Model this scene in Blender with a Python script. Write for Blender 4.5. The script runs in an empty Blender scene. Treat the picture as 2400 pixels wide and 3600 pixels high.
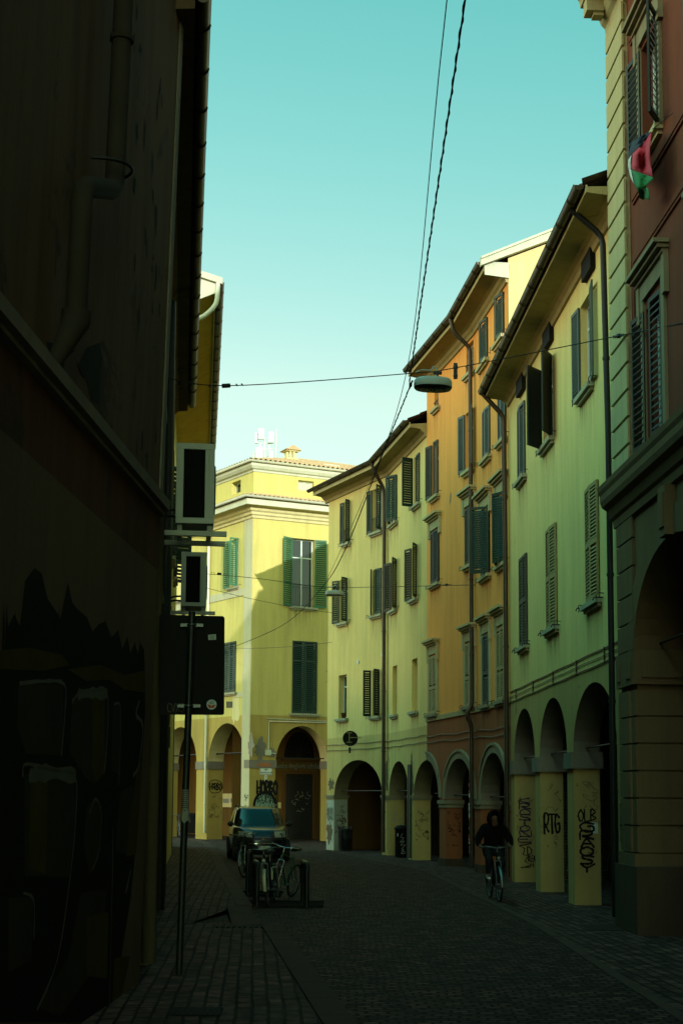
import bpy, bmesh, math, random
from mathutils import Vector, Matrix, noise as mnoise
random.seed(7)
SC = bpy.context.scene
COL = SC.collection
PI = math.pi

# ------------------------------------------------------------------ camera
CAM_T = math.atan(.109); CAM_R = .0062; FP = 5000.; CX, CY = 1200., 2256.; CAM_H = 2.0
_F = Vector((0, math.cos(CAM_T), math.sin(CAM_T)))
_U0 = Vector((0, -math.sin(CAM_T), math.cos(CAM_T)))
_R0 = Vector((1, 0, 0))
_R = _R0*math.cos(CAM_R) + _U0*math.sin(CAM_R)
_U = _U0*math.cos(CAM_R) - _R0*math.sin(CAM_R)
EYE = Vector((0, 0, CAM_H))
cam = bpy.data.cameras.new("camera")
cam.sensor_fit = 'VERTICAL'; cam.sensor_height = 36; cam.sensor_width = 24
cam.lens = 50.0; cam.shift_x = 0; cam.shift_y = (CY-1800)/3600
cam.clip_start = .05; cam.clip_end = 3000
co = bpy.data.objects.new("camera", cam); COL.objects.link(co)
co.matrix_world = Matrix(((_R.x, _U.x, -_F.x, 0), (_R.y, _U.y, -_F.y, 0), (_R.z, _U.z, -_F.z, CAM_H), (0, 0, 0, 1)))
SC.camera = co

# ------------------------------------------------------------------ sky, sun, exposure
SUN_EL = math.radians(12.0)
SUN_X = .29                      # sun stands behind the camera and a little to the right
to_sun = Vector((SUN_X, -1, math.hypot(SUN_X, 1)*math.tan(SUN_EL))).normalized()
SKY_GRADE = ((2.2, .36), (.85, 1.08), (.92, .68)); SKY_FILL = 4.6
world = bpy.data.worlds.new("World"); SC.world = world; world.use_nodes = True
wn = world.node_tree.nodes; wl = world.node_tree.links
for n in list(wn): wn.remove(n)
sky = wn.new('ShaderNodeTexSky'); sky.sky_type = 'NISHITA'; sky.sun_disc = False
sky.sun_elevation = SUN_EL; sky.sun_rotation = math.atan2(to_sun.x, to_sun.y)
sky.altitude = 50; sky.air_density = 1.0; sky.dust_density = 2.0; sky.ozone_density = 1.0
bg = wn.new('ShaderNodeBackground'); bg.inputs['Strength'].default_value = .15
wo = wn.new('ShaderNodeOutputWorld')
sep = wn.new('ShaderNodeSeparateColor'); cmb = wn.new('ShaderNodeCombineColor')
wl.new(sky.outputs[0], sep.inputs[0])
for i, (g, k) in enumerate(SKY_GRADE):           # teal cast of the photograph's sky
    p = wn.new('ShaderNodeMath'); p.operation = 'POWER'; p.inputs[1].default_value = g
    q = wn.new('ShaderNodeMath'); q.operation = 'MULTIPLY'; q.inputs[1].default_value = k
    wl.new(sep.outputs[i], p.inputs[0]); wl.new(p.outputs[0], q.inputs[0]); wl.new(q.outputs[0], cmb.inputs[i])
# unseen glow added to the sky, left and overhead, to fill the right-hand fronts
def wmath(op, a, b=None):
    n = wn.new('ShaderNodeMath'); n.operation = op
    for s, v in ((0, a), (1, b)):
        if v is None: continue
        if isinstance(v, (int, float)): n.inputs[s].default_value = v
        else: wl.new(v, n.inputs[s])
    return n.outputs[0]
wl.new(wmath('MINIMUM', cmb.inputs[0].links[0].from_socket, wmath('MULTIPLY', cmb.inputs[1].links[0].from_socket, .70)), cmb.inputs[0])
wtc = wn.new('ShaderNodeTexCoord'); wdot = wn.new('ShaderNodeVectorMath'); wdot.operation = 'DOT_PRODUCT'; wdot.inputs[1].default_value = Vector((-.78, -.12, .62)).normalized()
wl.new(wtc.outputs['Generated'], wdot.inputs[0])
wmr = wn.new('ShaderNodeMapRange'); wmr.interpolation_type = 'SMOOTHSTEP'; wmr.inputs[1].default_value = .50; wmr.inputs[2].default_value = .92; wmr.inputs[3].default_value = 0; wmr.inputs[4].default_value = SKY_FILL
wl.new(wdot.outputs['Value'], wmr.inputs[0])
wvc = wn.new('ShaderNodeVectorMath'); wvc.operation = 'SCALE'; wvc.inputs[0].default_value = (2.05, 1.0, .86); wl.new(wmr.outputs[0], wvc.inputs['Scale'])
wva = wn.new('ShaderNodeVectorMath'); wva.operation = 'ADD'; wva.inputs[1].default_value = (1, 1, 1); wl.new(wvc.outputs[0], wva.inputs[0])
wsc = wn.new('ShaderNodeVectorMath'); wsc.operation = 'MULTIPLY'; wl.new(cmb.outputs[0], wsc.inputs[0]); wl.new(wva.outputs[0], wsc.inputs[1])
wl.new(wsc.outputs[0], bg.inputs['Color']); wl.new(bg.outputs[0], wo.inputs['Surface'])
sun = bpy.data.lights.new("sun", 'SUN'); sun.energy = 2.2; sun.angle = math.radians(.5); sun.color = (1.0, .99, .97)
so = bpy.data.objects.new("sun", sun); COL.objects.link(so)
so.rotation_euler = to_sun.to_track_quat('Z', 'Y').to_euler()
SC.view_settings.view_transform = 'Standard'; SC.view_settings.look = 'None'
SC.view_settings.exposure = 1.12; SC.view_settings.gamma = 1.0
SC.cycles.max_bounces = 6; SC.cycles.diffuse_bounces = 4

# ------------------------------------------------------------------ helpers
def ray(x, y): return _F + _R*((x-CX)/FP) + _U*((CY-y)/FP)
def ground(x, y, z=0.0):
    d = ray(x, y); return EYE + d*((z-CAM_H)/d.z)
def atY(x, y, Y):
    d = ray(x, y); return EYE + d*(Y/d.y)

def tag(o, label=None, cat=None, group=None, kind=None):
    if label: o['label'] = label
    if cat: o['category'] = cat
    if group: o['group'] = group
    if kind: o['kind'] = kind
    return o
def thing(name, label, cat, loc=(0, 0, 0), group=None, rz=0):
    o = bpy.data.objects.new(name, None); COL.objects.link(o)
    o.location = loc; o.rotation_euler = (0, 0, rz); o.empty_display_size = .2
    return tag(o, label, cat, group)

class MB:
    """collects faces, then links them as one mesh object"""
    def __init__(s): s.v = []; s.f = []; s.m = []; s.sm = []
    def face(s, pts, m=0, smooth=False):
        i = len(s.v); s.v += [tuple(p) for p in pts]; s.f.append(tuple(range(i, i+len(pts)))); s.m.append(m); s.sm.append(smooth)
    def grid(s, rows, m=0, smooth=True, close=False):
        i = len(s.v); n = len(rows[0])
        for r in rows: s.v += [tuple(p) for p in r]
        for a in range(len(rows)-1):
            for b in range(n if close else n-1):
                c = (b+1) % n
                s.f.append((i+a*n+b, i+a*n+c, i+(a+1)*n+c, i+(a+1)*n+b)); s.m.append(m); s.sm.append(smooth)
    def hexa(s, p, m=0):
        """p: 8 corners, bottom ring 0-3 then top ring 4-7"""
        i = len(s.v); s.v += [tuple(q) for q in p]
        for f in ((3, 2, 1, 0), (4, 5, 6, 7), (0, 1, 5, 4), (1, 2, 6, 5), (2, 3, 7, 6), (3, 0, 4, 7)):
            s.f.append(tuple(i+k for k in f)); s.m.append(m); s.sm.append(False)
    def box(s, c, sz, m=0, rz=0):
        cx, cy, cz = c; x, y, z = sz[0]/2, sz[1]/2, sz[2]/2; ca, sa = math.cos(rz), math.sin(rz)
        s.hexa([(cx+a*ca-b*sa, cy+a*sa+b*ca, cz+d) for d in (-z, z) for a, b in ((-x, -y), (x, -y), (x, y), (-x, y))], m)
    def tube(s, pts, r, n=8, m=0, caps=True, closed=False):
        pts = [Vector(p) for p in pts]; rows = []; N = len(pts)
        rs = r if isinstance(r, (list, tuple)) else [r]*N
        up = None
        for k in range(N):
            if closed: t = (pts[(k+1) % N]-pts[k-1])
            else: t = pts[min(k+1, N-1)]-pts[max(k-1, 0)]
            t.normalize()
            if up is None:
                up = Vector((0, 0, 1)) if abs(t.z) < .9 else Vector((1, 0, 0))
            a = (up - t*up.dot(t)); 
            if a.length < 1e-4: a = Vector((1, 0, 0)) - t*t.x
            a.normalize(); b = t.cross(a); up = a
            rows.append([pts[k]+a*(rs[k]*math.cos(2*PI*j/n))+b*(rs[k]*math.sin(2*PI*j/n)) for j in range(n)])
        if closed: rows.append(rows[0])
        s.grid(rows, m, True, True)
        if caps and not closed:
            s.face(list(reversed(rows[0])), m); s.face(rows[-1], m)
    def lathe(s, c, prof, n=16, m=0):
        """profile of (r, z) turned about the vertical through c"""
        s.grid([[(c[0]+r*math.cos(2*PI*j/n), c[1]+r*math.sin(2*PI*j/n), c[2]+z) for j in range(n)] for r, z in prof], m, True, True)
    def prism(s, poly, d, m=0, m2=None):
        """poly: list of 3-D points; d: extrusion vector"""
        d = Vector(d); q = [Vector(p) for p in poly]; e = [p+d for p in q]
        s.face(q[::-1], m if m2 is None else m2); s.face(e, m)
        for k in range(len(q)):
            l = (k+1) % len(q); s.face((q[k], q[l], e[l], e[k]), m if m2 is None else m2)
    def build(s, name, mats, parent=None, loc=None):
        if not isinstance(mats, (list, tuple)): mats = [mats]
        me = bpy.data.meshes.new(name); me.from_pydata(s.v, [], s.f)
        for mt in mats: me.materials.append(mt)
        for i, p in enumerate(me.polygons): p.material_index = s.m[i]; p.use_smooth = s.sm[i]
        me.update()
        o = bpy.data.objects.new(name, me); COL.objects.link(o)
        if parent: o.parent = parent
        if loc: o.location = loc
        return o
def fix_normals(o):
    bm = bmesh.new(); bm.from_mesh(o.data); bmesh.ops.remove_doubles(bm, verts=bm.verts, dist=1e-5)
    bmesh.ops.recalc_face_normals(bm, faces=bm.faces); bm.to_mesh(o.data); bm.free(); return o
def bevel(o, w=.01, seg=2, ang=40):
    m = o.modifiers.new("bevel", 'BEVEL'); m.width = w; m.segments = seg; m.limit_method = 'ANGLE'; m.angle_limit = math.radians(ang); return o

# ------------------------------------------------------------------ materials
def _n(nt, t, x=0, y=0): 
    n = nt.nodes.new(t); n.location = (x, y); return n
def new_mat(name):
    m = bpy.data.materials.new(name); m.use_nodes = True; nt = m.node_tree
    return m, nt, nt.nodes['Principled BSDF'], nt.links
def ramp(nt, fac, stops, L):
    r = _n(nt, 'ShaderNodeValToRGB'); e = r.color_ramp.elements
    while len(e) < len(stops): e.new(.5)
    for k, (p, c) in enumerate(stops): e[k].position = p; e[k].color = (*c, 1)
    L.new(fac, r.inputs['Fac']); return r.outputs['Color']
def mixc(nt, L, fac, a, b, mode='MIX'):
    n = _n(nt, 'ShaderNodeMix'); n.data_type = 'RGBA'; n.blend_type = mode
    for s, v in ((0, fac), (6, a), (7, b)):
        if isinstance(v, (int, float)): n.inputs[s].default_value = v
        elif isinstance(v, tuple): n.inputs[s].default_value = (*v, 1)
        else: L.new(v, n.inputs[s])
    return n.outputs[2]
def coords(nt, L, scale=(1, 1, 1), kind='Object'):
    tc = _n(nt, 'ShaderNodeTexCoord'); mp = _n(nt, 'ShaderNodeMapping'); mp.inputs['Scale'].default_value = scale
    L.new(tc.outputs[kind], mp.inputs['Vector']); return mp.outputs['Vector']
def noise(nt, L, vec, scale, detail=5, rough=.6, dist=0):
    n = _n(nt, 'ShaderNodeTexNoise'); n.inputs['Scale'].default_value = scale; n.inputs['Detail'].default_value = detail
    n.inputs['Roughness'].default_value = rough; n.inputs['Distortion'].default_value = dist; L.new(vec, n.inputs['Vector']); return n.outputs['Fac']
def bump(nt, L, h, strength, dist, P):
    b = _n(nt, 'ShaderNodeBump'); b.inputs['Strength'].default_value = strength; b.inputs['Distance'].default_value = dist
    L.new(h, b.inputs['Height']); L.new(b.outputs[0], P.inputs['Normal'])
def plain(name, col, rough=.6, metal=0.0, var=.12, sc=6, bmp=0.0, spec=.25):
    m, nt, P, L = new_mat(name); v = coords(nt, L)
    f = noise(nt, L, v, sc, 5, .65)
    c = mixc(nt, L, f, tuple(x*(1-var) for x in col), tuple(min(1, x*(1+var)) for x in col))
    L.new(c, P.inputs['Base Color']); P.inputs['Roughness'].default_value = rough; P.inputs['Metallic'].default_value = metal
    P.inputs['Specular IOR Level'].default_value = spec
    if bmp: bump(nt, L, f, bmp, .01, P)
    return m
def stucco(name, col, alt, patch=None, patch_amt=.66, streak=.32, rough=.92, psc=.9):
    """limewashed render: broad cloudy tone, vertical rain streaks, fine grain, old patches of another tone"""
    m, nt, P, L = new_mat(name); v = coords(nt, L); vs = coords(nt, L, (1.6, 1.6, .13))
    big = noise(nt, L, v, .38, 7, .62, .5); st = noise(nt, L, vs, 2.2, 7, .7); fine = noise(nt, L, v, 26, 4, .7)
    c = mixc(nt, L, ramp(nt, big, [(.3, (0, 0, 0)), (.7, (1, 1, 1))], L), col, alt)
    dk = ramp(nt, st, [(.3, (1-streak*.55,)*3), (.56, (1, 1, 1)), (.8, (1+.06,)*3)], L)
    c = mixc(nt, L, 1.0, c, dk, 'MULTIPLY')
    c = mixc(nt, L, 1.0, c, ramp(nt, fine, [(.3, (.9, .9, .9)), (.7, (1.05, 1.05, 1.05))], L), 'MULTIPLY')
    if patch:
        pf = noise(nt, L, v, psc, 8, .72, .6)
        c = mixc(nt, L, ramp(nt, pf, [(patch_amt, (0, 0, 0)), (patch_amt+.05, (1, 1, 1))], L), c, patch)
    L.new(c, P.inputs['Base Color']); P.inputs['Roughness'].default_value = rough; P.inputs['Specular IOR Level'].default_value = .06
    bump(nt, L, fine, .35, .006, P); return m
def emboss_brick(name, c1, c2, mortar, bw, bh, ms, rot=0, warp=.0, bumpd=.012, rough=.85, spec=.3):
    m, nt, P, L = new_mat(name)
    tc = _n(nt, 'ShaderNodeTexCoord'); mp = _n(nt, 'ShaderNodeMapping'); mp.inputs['Rotation'].default_value = (0, 0, rot)
    L.new(tc.outputs['Object'], mp.inputs['Vector']); vec = mp.outputs['Vector']
    if warp:
        nn = _n(nt, 'ShaderNodeTexNoise'); nn.inputs['Scale'].default_value = .9; nn.inputs['Detail'].default_value = 3
        L.new(vec, nn.inputs['Vector'])
        sb = _n(nt, 'ShaderNodeVectorMath'); sb.operation = 'SUBTRACT'; sb.inputs[1].default_value = (.5, .5, .5); L.new(nn.outputs['Color'], sb.inputs[0])
        sm = _n(nt, 'ShaderNodeVectorMath'); sm.operation = 'SCALE'; sm.inputs['Scale'].default_value = warp; L.new(sb.outputs[0], sm.inputs[0])
        ad = _n(nt, 'ShaderNodeVectorMath'); L.new(vec, ad.inputs[0]); L.new(sm.outputs[0], ad.inputs[1]); vec = ad.outputs[0]
    b = _n(nt, 'ShaderNodeTexBrick'); b.inputs['Scale'].default_value = 1; b.inputs['Brick Width'].default_value = bw; b.inputs['Row Height'].default_value = bh
    b.inputs['Mortar Size'].default_value = ms; b.inputs['Mortar Smooth'].default_value = .4
    for k, c in (('Color1', c1), ('Color2', c2), ('Mortar', mortar)): b.inputs[k].default_value = (*c, 1)
    L.new(vec, b.inputs['Vector'])
    v = coords(nt, L); f = noise(nt, L, v, 1.3, 6, .65); g = noise(nt, L, v, 30, 3, .7)
    c = mixc(nt, L, 1.0, b.outputs['Color'], ramp(nt, f, [(.3, (.5, .5, .5)), (.7, (1.5, 1.5, 1.5))], L), 'MULTIPLY')
    c = mixc(nt, L, 1.0, c, ramp(nt, noise(nt, L, v, 4.5, 3, .6, .3), [(.36, (.45, .45, .45)), (.64, (1.6, 1.6, 1.6))], L), 'MULTIPLY')
    L.new(c, P.inputs['Base Color']); P.inputs['Specular IOR Level'].default_value = spec
    L.new(ramp(nt, f, [(.3, (rough-.12,)*3), (.75, (min(1, rough+.1),)*3)], L), P.inputs['Roughness'])
    h = mixc(nt, L, .75, g, b.outputs['Fac']); inv = _n(nt, 'ShaderNodeInvert'); L.new(h, inv.inputs['Color'])
    bump(nt, L, inv.outputs[0], .8, bumpd, P); return m
def glassy(name, col=(.02, .025, .025), rough=.06):
    m, nt, P, L = new_mat(name); P.inputs['Base Color'].default_value = (*col, 1); P.inputs['Roughness'].default_value = rough
    P.inputs['Specular IOR Level'].default_value = .6; return m

M = {}
M['yellow_lime'] = stucco('yellow_lime', (.74, .56, .215), (.62, .48, .19), (.52, .41, .175), .64)
M['pale_lime'] = stucco('pale_lime', (.68, .525, .20), (.57, .45, .18), (.49, .40, .17), .64)
M['orange_lime'] = stucco('orange_lime', (.80, .335, .085), (.72, .31, .08), (.62, .37, .13), .66)
M['red_render'] = stucco('red_render', (.40, .15, .065), (.34, .13, .06), (.24, .13, .07), .66)
M['ochre'] = stucco('ochre', (.54, .46, .145), (.49, .42, .135), (.46, .41, .165), .68)
M['ochre_pale'] = stucco('ochre_pale', (.60, .52, .26), (.56, .48, .24), None)
M['strip_stone'] = stucco('strip_stone', (.46, .43, .27), (.40, .38, .25), None)
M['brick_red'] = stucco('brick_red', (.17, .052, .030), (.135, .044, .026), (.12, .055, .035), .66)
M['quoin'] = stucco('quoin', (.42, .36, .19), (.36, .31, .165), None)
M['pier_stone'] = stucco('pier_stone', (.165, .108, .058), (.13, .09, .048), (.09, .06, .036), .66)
M['plinth'] = stucco('plinth', (.075, .055, .038), (.055, .042, .030), None)
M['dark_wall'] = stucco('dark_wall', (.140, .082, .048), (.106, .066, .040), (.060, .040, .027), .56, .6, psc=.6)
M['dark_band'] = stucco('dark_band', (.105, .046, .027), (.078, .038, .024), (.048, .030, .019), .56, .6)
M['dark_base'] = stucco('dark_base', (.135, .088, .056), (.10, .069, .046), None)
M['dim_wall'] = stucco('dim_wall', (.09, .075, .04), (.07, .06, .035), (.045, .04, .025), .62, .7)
M['grey_render'] = stucco('grey_render', (.22, .19, .15), (.17, .15, .12), None)
M['white_wash'] = stucco('white_wash', (.46, .48, .40), (.36, .38, .32), (.22, .17, .11), .64, psc=1.6)
M['bare_brick'] = stucco('bare_brick', (.17, .13, .085), (.12, .10, .07), (.24, .12, .08), .6, psc=3)
M['archivolt'] = stucco('archivolt', (.26, .23, .15), (.21, .19, .13), None)
M['cornice'] = stucco('cornice', (.44, .38, .20), (.36, .32, .18), (.26, .23, .14), .68)
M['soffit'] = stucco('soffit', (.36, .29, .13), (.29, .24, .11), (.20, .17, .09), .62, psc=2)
M['soffit_yellow'] = stucco('soffit_yellow', (.62, .42, .07), (.54, .37, .065), None)
M['white_trim'] = stucco('white_trim', (.54, .54, .40), (.47, .47, .35), None, streak=.3)
M['sill_stone'] = stucco('sill_stone', (.38, .36, .24), (.30, .29, .20), None)
M['terracotta'] = stucco('terracotta', (.52, .36, .20), (.38, .25, .15), (.55, .48, .30), .58, psc=5)
M['dark_tile'] = stucco('dark_tile', (.10, .065, .045), (.07, .05, .04), (.13, .10, .07), .58, psc=5)
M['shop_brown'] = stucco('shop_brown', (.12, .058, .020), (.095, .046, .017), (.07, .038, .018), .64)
M['green_paint'] = plain('green_paint', (.013, .032, .021), .55, var=.4, sc=3)
M['pale_green'] = plain('pale_green', (.034, .054, .036), .6, var=.35, sc=3)
M['teal_paint'] = plain('teal_paint', (.055, .078, .064), .5, var=.35, sc=3)
M['black_green'] = plain('black_green', (.011, .016, .012), .6, var=.35, sc=3)
M['grey_wood'] = plain('grey_wood', (.048, .046, .032), .7, var=.45, sc=4)
M['olive_wood'] = plain('olive_wood', (.24, .19, .07), .65, var=.4, sc=4)
M['lit_green'] = plain('lit_green', (.040, .135, .065), .5, var=.3, sc=3)  # brighter copy of the green; the sun on these shutters is in the colour
M['white_frame'] = plain('white_frame', (.50, .56, .50), .5, var=.1)
M['pane'] = glassy('pane')
M['copper'] = plain('copper', (.060, .045, .033), .42, .5, .35, 4)
M['gutter'] = plain('gutter', (.055, .038, .024), .42, .5, .3, 3)
M['pale_gutter'] = plain('pale_gutter', (.52, .52, .40), .4, .0, .12, 3)
M['iron'] = plain('iron', (.022, .022, .022), .5, .5, .3, 8)
M['steel'] = plain('steel', (.14, .15, .16), .42, .85, .2, 6)
M['bright_steel'] = plain('bright_steel', (.45, .46, .46), .22, .95, .1, 9)
M['dark_post'] = plain('dark_post', (.020, .024, .025), .42, .5, .3, 7)
M['black_rubber'] = plain('black_rubber', (.012, .012, .012), .75, 0, .2)
M['black_paint'] = plain('black_paint', (.007, .007, .007), .7, 0, .3, 3, 0, .12)
M['black_plastic'] = plain('black_plastic', (.014, .014, .015), .45)
M['ac_white'] = plain('ac_white', (.34, .36, .32), .42, 0, .08, 4)
M['ac_coil'] = plain('ac_coil', (.006, .006, .006), .8, 0, .1, 4, 0, .1)
M['paper'] = plain('paper', (.55, .60, .54), .8)
M['paper_dim'] = plain('paper_dim', (.20, .20, .17), .8, var=.4)
M['plate_white'] = plain('plate_white', (.60, .64, .58), .4)
M['ink'] = plain('ink', (.02, .02, .022), .7)
M['ink_red'] = plain('ink_red', (.42, .06, .04), .6)
M['ink_blue'] = plain('ink_blue', (.05, .12, .36), .6)
M['spray_black'] = plain('spray_black', (.012, .012, .012), .85, 0, .4, 3, 0, .04)
M['spray_violet'] = plain('spray_violet', (.030, .020, .060), .85, 0, .4, 3, 0, .04)
M['spray_white'] = plain('spray_white', (.30, .31, .29), .8, 0, .4, 4, 0, .04)
M['spray_grey'] = plain('spray_grey', (.11, .105, .09), .9, 0, .45, 2, 0, .03)
M['spray_fill'] = plain('spray_fill', (.036, .031, .024), .9, 0, .4, 1.4, 0, .03)
M['spray_ochre'] = plain('spray_ochre', (.062, .046, .012), .9, 0, .5, 1.6, 0, .03)
M['spray_teal'] = plain('spray_teal', (.17, .25, .19), .85, 0, .3, 3, 0, .04)
M['spray_red'] = plain('spray_red', (.16, .04, .03), .85, 0, .4, 3, 0, .04)
M['asphalt_dark'] = plain('asphalt_dark', (.02, .02, .02), .95, 0, .2, 1, 0, .05)
M['cobble'] = emboss_brick('cobble', (.092, .046, .040), (.031, .018, .0155), (.007, .0042, .0037), .17, .125, .020, 0, .25, .035, .80, .10)
M['paving'] = emboss_brick('paving', (.090, .048, .041), (.040, .022, .0185), (.008, .005, .004), .32, .15, .018, PI/2-.06, .06, .025, .82, .10)
M['flag_stone'] = plain('flag_stone', (.058, .034, .029), .85, 0, .35, 1.6, .3, .1)
M['kerb_stone'] = plain('kerb_stone', (.066, .039, .033), .85, 0, .3, 1.4, .3, .1)
M['peeled'] = plain('peeled', (.022, .018, .013), .95, 0, .3, 4, 0, .1)
M['dull_pipe'] = plain('dull_pipe', (.034, .028, .022), .85, 0, .3, 4, 0, .04)
def stain_mat():
    m, nt, P, L = new_mat('stain'); vs = coords(nt, L, (9, 9, .35)); f = noise(nt, L, vs, 1.6, 5, .6)
    tc = _n(nt, 'ShaderNodeTexCoord'); sp = _n(nt, 'ShaderNodeSeparateXYZ'); L.new(tc.outputs['Generated'], sp.inputs[0])
    g = _n(nt, 'ShaderNodeMath'); g.operation = 'POWER'; g.inputs[1].default_value = 1.6; L.new(sp.outputs['Z'], g.inputs[0])
    r = ramp(nt, f, [(.46, (0, 0, 0)), (.72, (.75, .75, .75))], L); k = _n(nt, 'ShaderNodeMath'); k.operation = 'MULTIPLY'; L.new(r, k.inputs[0]); L.new(g.outputs[0], k.inputs[1])
    P.inputs['Base Color'].default_value = (.10, .085, .045, 1); P.inputs['Roughness'].default_value = .95; L.new(k.outputs[0], P.inputs['Alpha']); return m
M['stain'] = stain_mat()
M['gable_cream'] = stucco('gable_cream', (.64, .52, .24), (.58, .47, .22), None)
M['base_yellow'] = stucco('base_yellow', (.46, .33, .125), (.36, .265, .105), (.22, .165, .08), .60)  # base_ colours: street-level dimness put into darker wall copies, along with grime
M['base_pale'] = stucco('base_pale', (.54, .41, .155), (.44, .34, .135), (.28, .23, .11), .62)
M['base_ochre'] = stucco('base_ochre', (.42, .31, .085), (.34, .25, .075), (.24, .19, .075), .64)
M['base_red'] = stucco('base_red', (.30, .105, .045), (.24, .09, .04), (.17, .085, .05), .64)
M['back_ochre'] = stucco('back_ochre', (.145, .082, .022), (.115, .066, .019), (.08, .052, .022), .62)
M['surround'] = stucco('surround', (.24, .20, .12), (.19, .16, .10), None)
M['grime'] = plain('grime', (.060, .050, .028), .95, 0, .4, 5, 0, .03)
M['rail_iron'] = plain('rail_iron', (.012, .012, .012), .8, 0, .3, 5, 0, .1)
#@@END_HEAD
# ------------------------------------------------------------------ facade tools
class Fac:
    """a vertical facade plane: u runs along it away from the camera, z up, o out into the street"""
    def __init__(s, A, B, side):
        s.A = Vector((A[0], A[1], 0)); s.B = Vector((B[0], B[1], 0)); d = s.B-s.A; s.L = d.length; s.d = d/s.L
        s.side = side
        s.n = Vector((-s.d.y, s.d.x, 0)) if side == 'R' else Vector((s.d.y, -s.d.x, 0))
    def p(s, u, z, o=0): 
        q = s.A+s.d*u+s.n*o; return Vector((q.x, q.y, z))
    def pix(s, x, y, o=0):
        r = ray(x, y); a = s.A+s.n*o; t = (a-EYE).dot(s.n)/r.dot(s.n); q = EYE+r*t
        return (q-s.A).dot(s.d), q.z
    def span(s, xl, xr, yt, yb, o=0):
        """pixel box -> u0, u1, z0, z1"""
        ym = (yt+yb)/2; xm = (xl+xr)/2; a = s.pix(xl, ym, o)[0]; b = s.pix(xr, ym, o)[0]
        return min(a, b), max(a, b), s.pix(xm, yb, o)[1], s.pix(xm, yt, o)[1]
class LeanFac(Fac):
    """an old wall that leans out over the street as it rises"""
    lean = .0
    def p(s, u, z, o=0):
        q = s.A+s.d*u+s.n*(o+s.lean*z); return Vector((q.x, q.y, z))
    def pix(s, x, y, o=0):
        r = ray(x, y); n = Vector((s.n.x, s.n.y, -s.lean)); a = s.A+s.n*o; t = (a-EYE).dot(n)/r.dot(n); q = EYE+r*t
        return (q-s.A).dot(s.d), q.z
def fbox(mb, F, u0, u1, z0, z1, o0, o1, m=0):
    mb.hexa([F.p(u, z, o) for z in (z0, z1) for u, o in ((u0, o0), (u1, o0), (u1, o1), (u0, o1))], m)
def wall_grid(mb, F, u0, u1, z0, z1, holes, m=0, depth=.2, mrev=None):
    """front skin with rectangular openings and their reveals"""
    us = sorted({u0, u1, *[h[0] for h in holes], *[h[1] for h in holes]}); zs = sorted({z0, z1, *[h[2] for h in holes], *[h[3] for h in holes]})
    us = [u for u in us if u0-1e-6 <= u <= u1+1e-6]; zs = [z for z in zs if z0-1e-6 <= z <= z1+1e-6]
    for a, b in zip(us, us[1:]):
        for c, d in zip(zs, zs[1:]):
            mu, mz = (a+b)/2, (c+d)/2
            if any(h[0] < mu < h[1] and h[2] < mz < h[3] for h in holes): continue
            mb.face((F.p(a, c), F.p(b, c), F.p(b, d), F.p(a, d)), m)
    r = m if mrev is None else mrev
    for a, b, c, d in holes:
        mb.face((F.p(a, c), F.p(a, c, -depth), F.p(a, d, -depth), F.p(a, d)), r); mb.face((F.p(b, c), F.p(b, d), F.p(b, d, -depth), F.p(b, c, -depth)), r)
        mb.face((F.p(a, d), F.p(a, d, -depth), F.p(b, d, -depth), F.p(b, d)), r); mb.face((F.p(a, c), F.p(b, c), F.p(b, c, -depth), F.p(a, c, -depth)), r)
def arc_z(u, a): 
    t = (u-a['c'])/a['h']; return a['s']+(a['t']-a['s'])*math.sqrt(max(0, 1-t*t))
def arcade(mb, F, u0, u1, zt, arcs, th, m=0, mi=1, N=18):
    """ground storey with arches: arcs = dicts c (centre), h (half width), s (spring), t (top), a, b (clipped u range)"""
    cur = u0
    def col(a, b, c, d, o, flip=False):
        mb.face([F.p(a, c, o), F.p(b, c, o), F.p(b, d, o), F.p(a, d, o)], m)
    for A in sorted(arcs, key=lambda q: q['a']):
        a, b = A['a'], A['b']
        if a > cur+1e-4:
            col(cur, a, 0, zt, 0); col(cur, a, 0, zt, -th)
        if abs(a-(A['c']-A['h'])) < 2e-3: # jamb on this side
            zj = arc_z(a, A); mb.face((F.p(a, 0), F.p(a, 0, -th), F.p(a, zj, -th), F.p(a, zj)), m)
        if abs(b-(A['c']+A['h'])) < 2e-3:
            zj = arc_z(b, A); mb.face((F.p(b, 0), F.p(b, zj), F.p(b, zj, -th), F.p(b, 0, -th)), m)
        ta = math.acos(max(-1, min(1, (a-A['c'])/A['h']))); tb = math.acos(max(-1, min(1, (b-A['c'])/A['h'])))
        us = [A['c']+A['h']*math.cos(ta+(tb-ta)*k/N) for k in range(N+1)]; us[0] = a; us[-1] = b
        for p, q in zip(us, us[1:]):
            zp, zq = arc_z(p, A), arc_z(q, A)
            for o in (0, -th): mb.face((F.p(p, zp, o), F.p(q, zq, o), F.p(q, zt, o), F.p(p, zt, o)), m)
            mb.face((F.p(p, zp), F.p(p, zp, -th), F.p(q, zq, -th), F.p(q, zq)), mi, True)
        cur = b
    if u1 > cur+1e-4:
        col(cur, u1, 0, zt, 0); col(cur, u1, 0, zt, -th)
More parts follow.
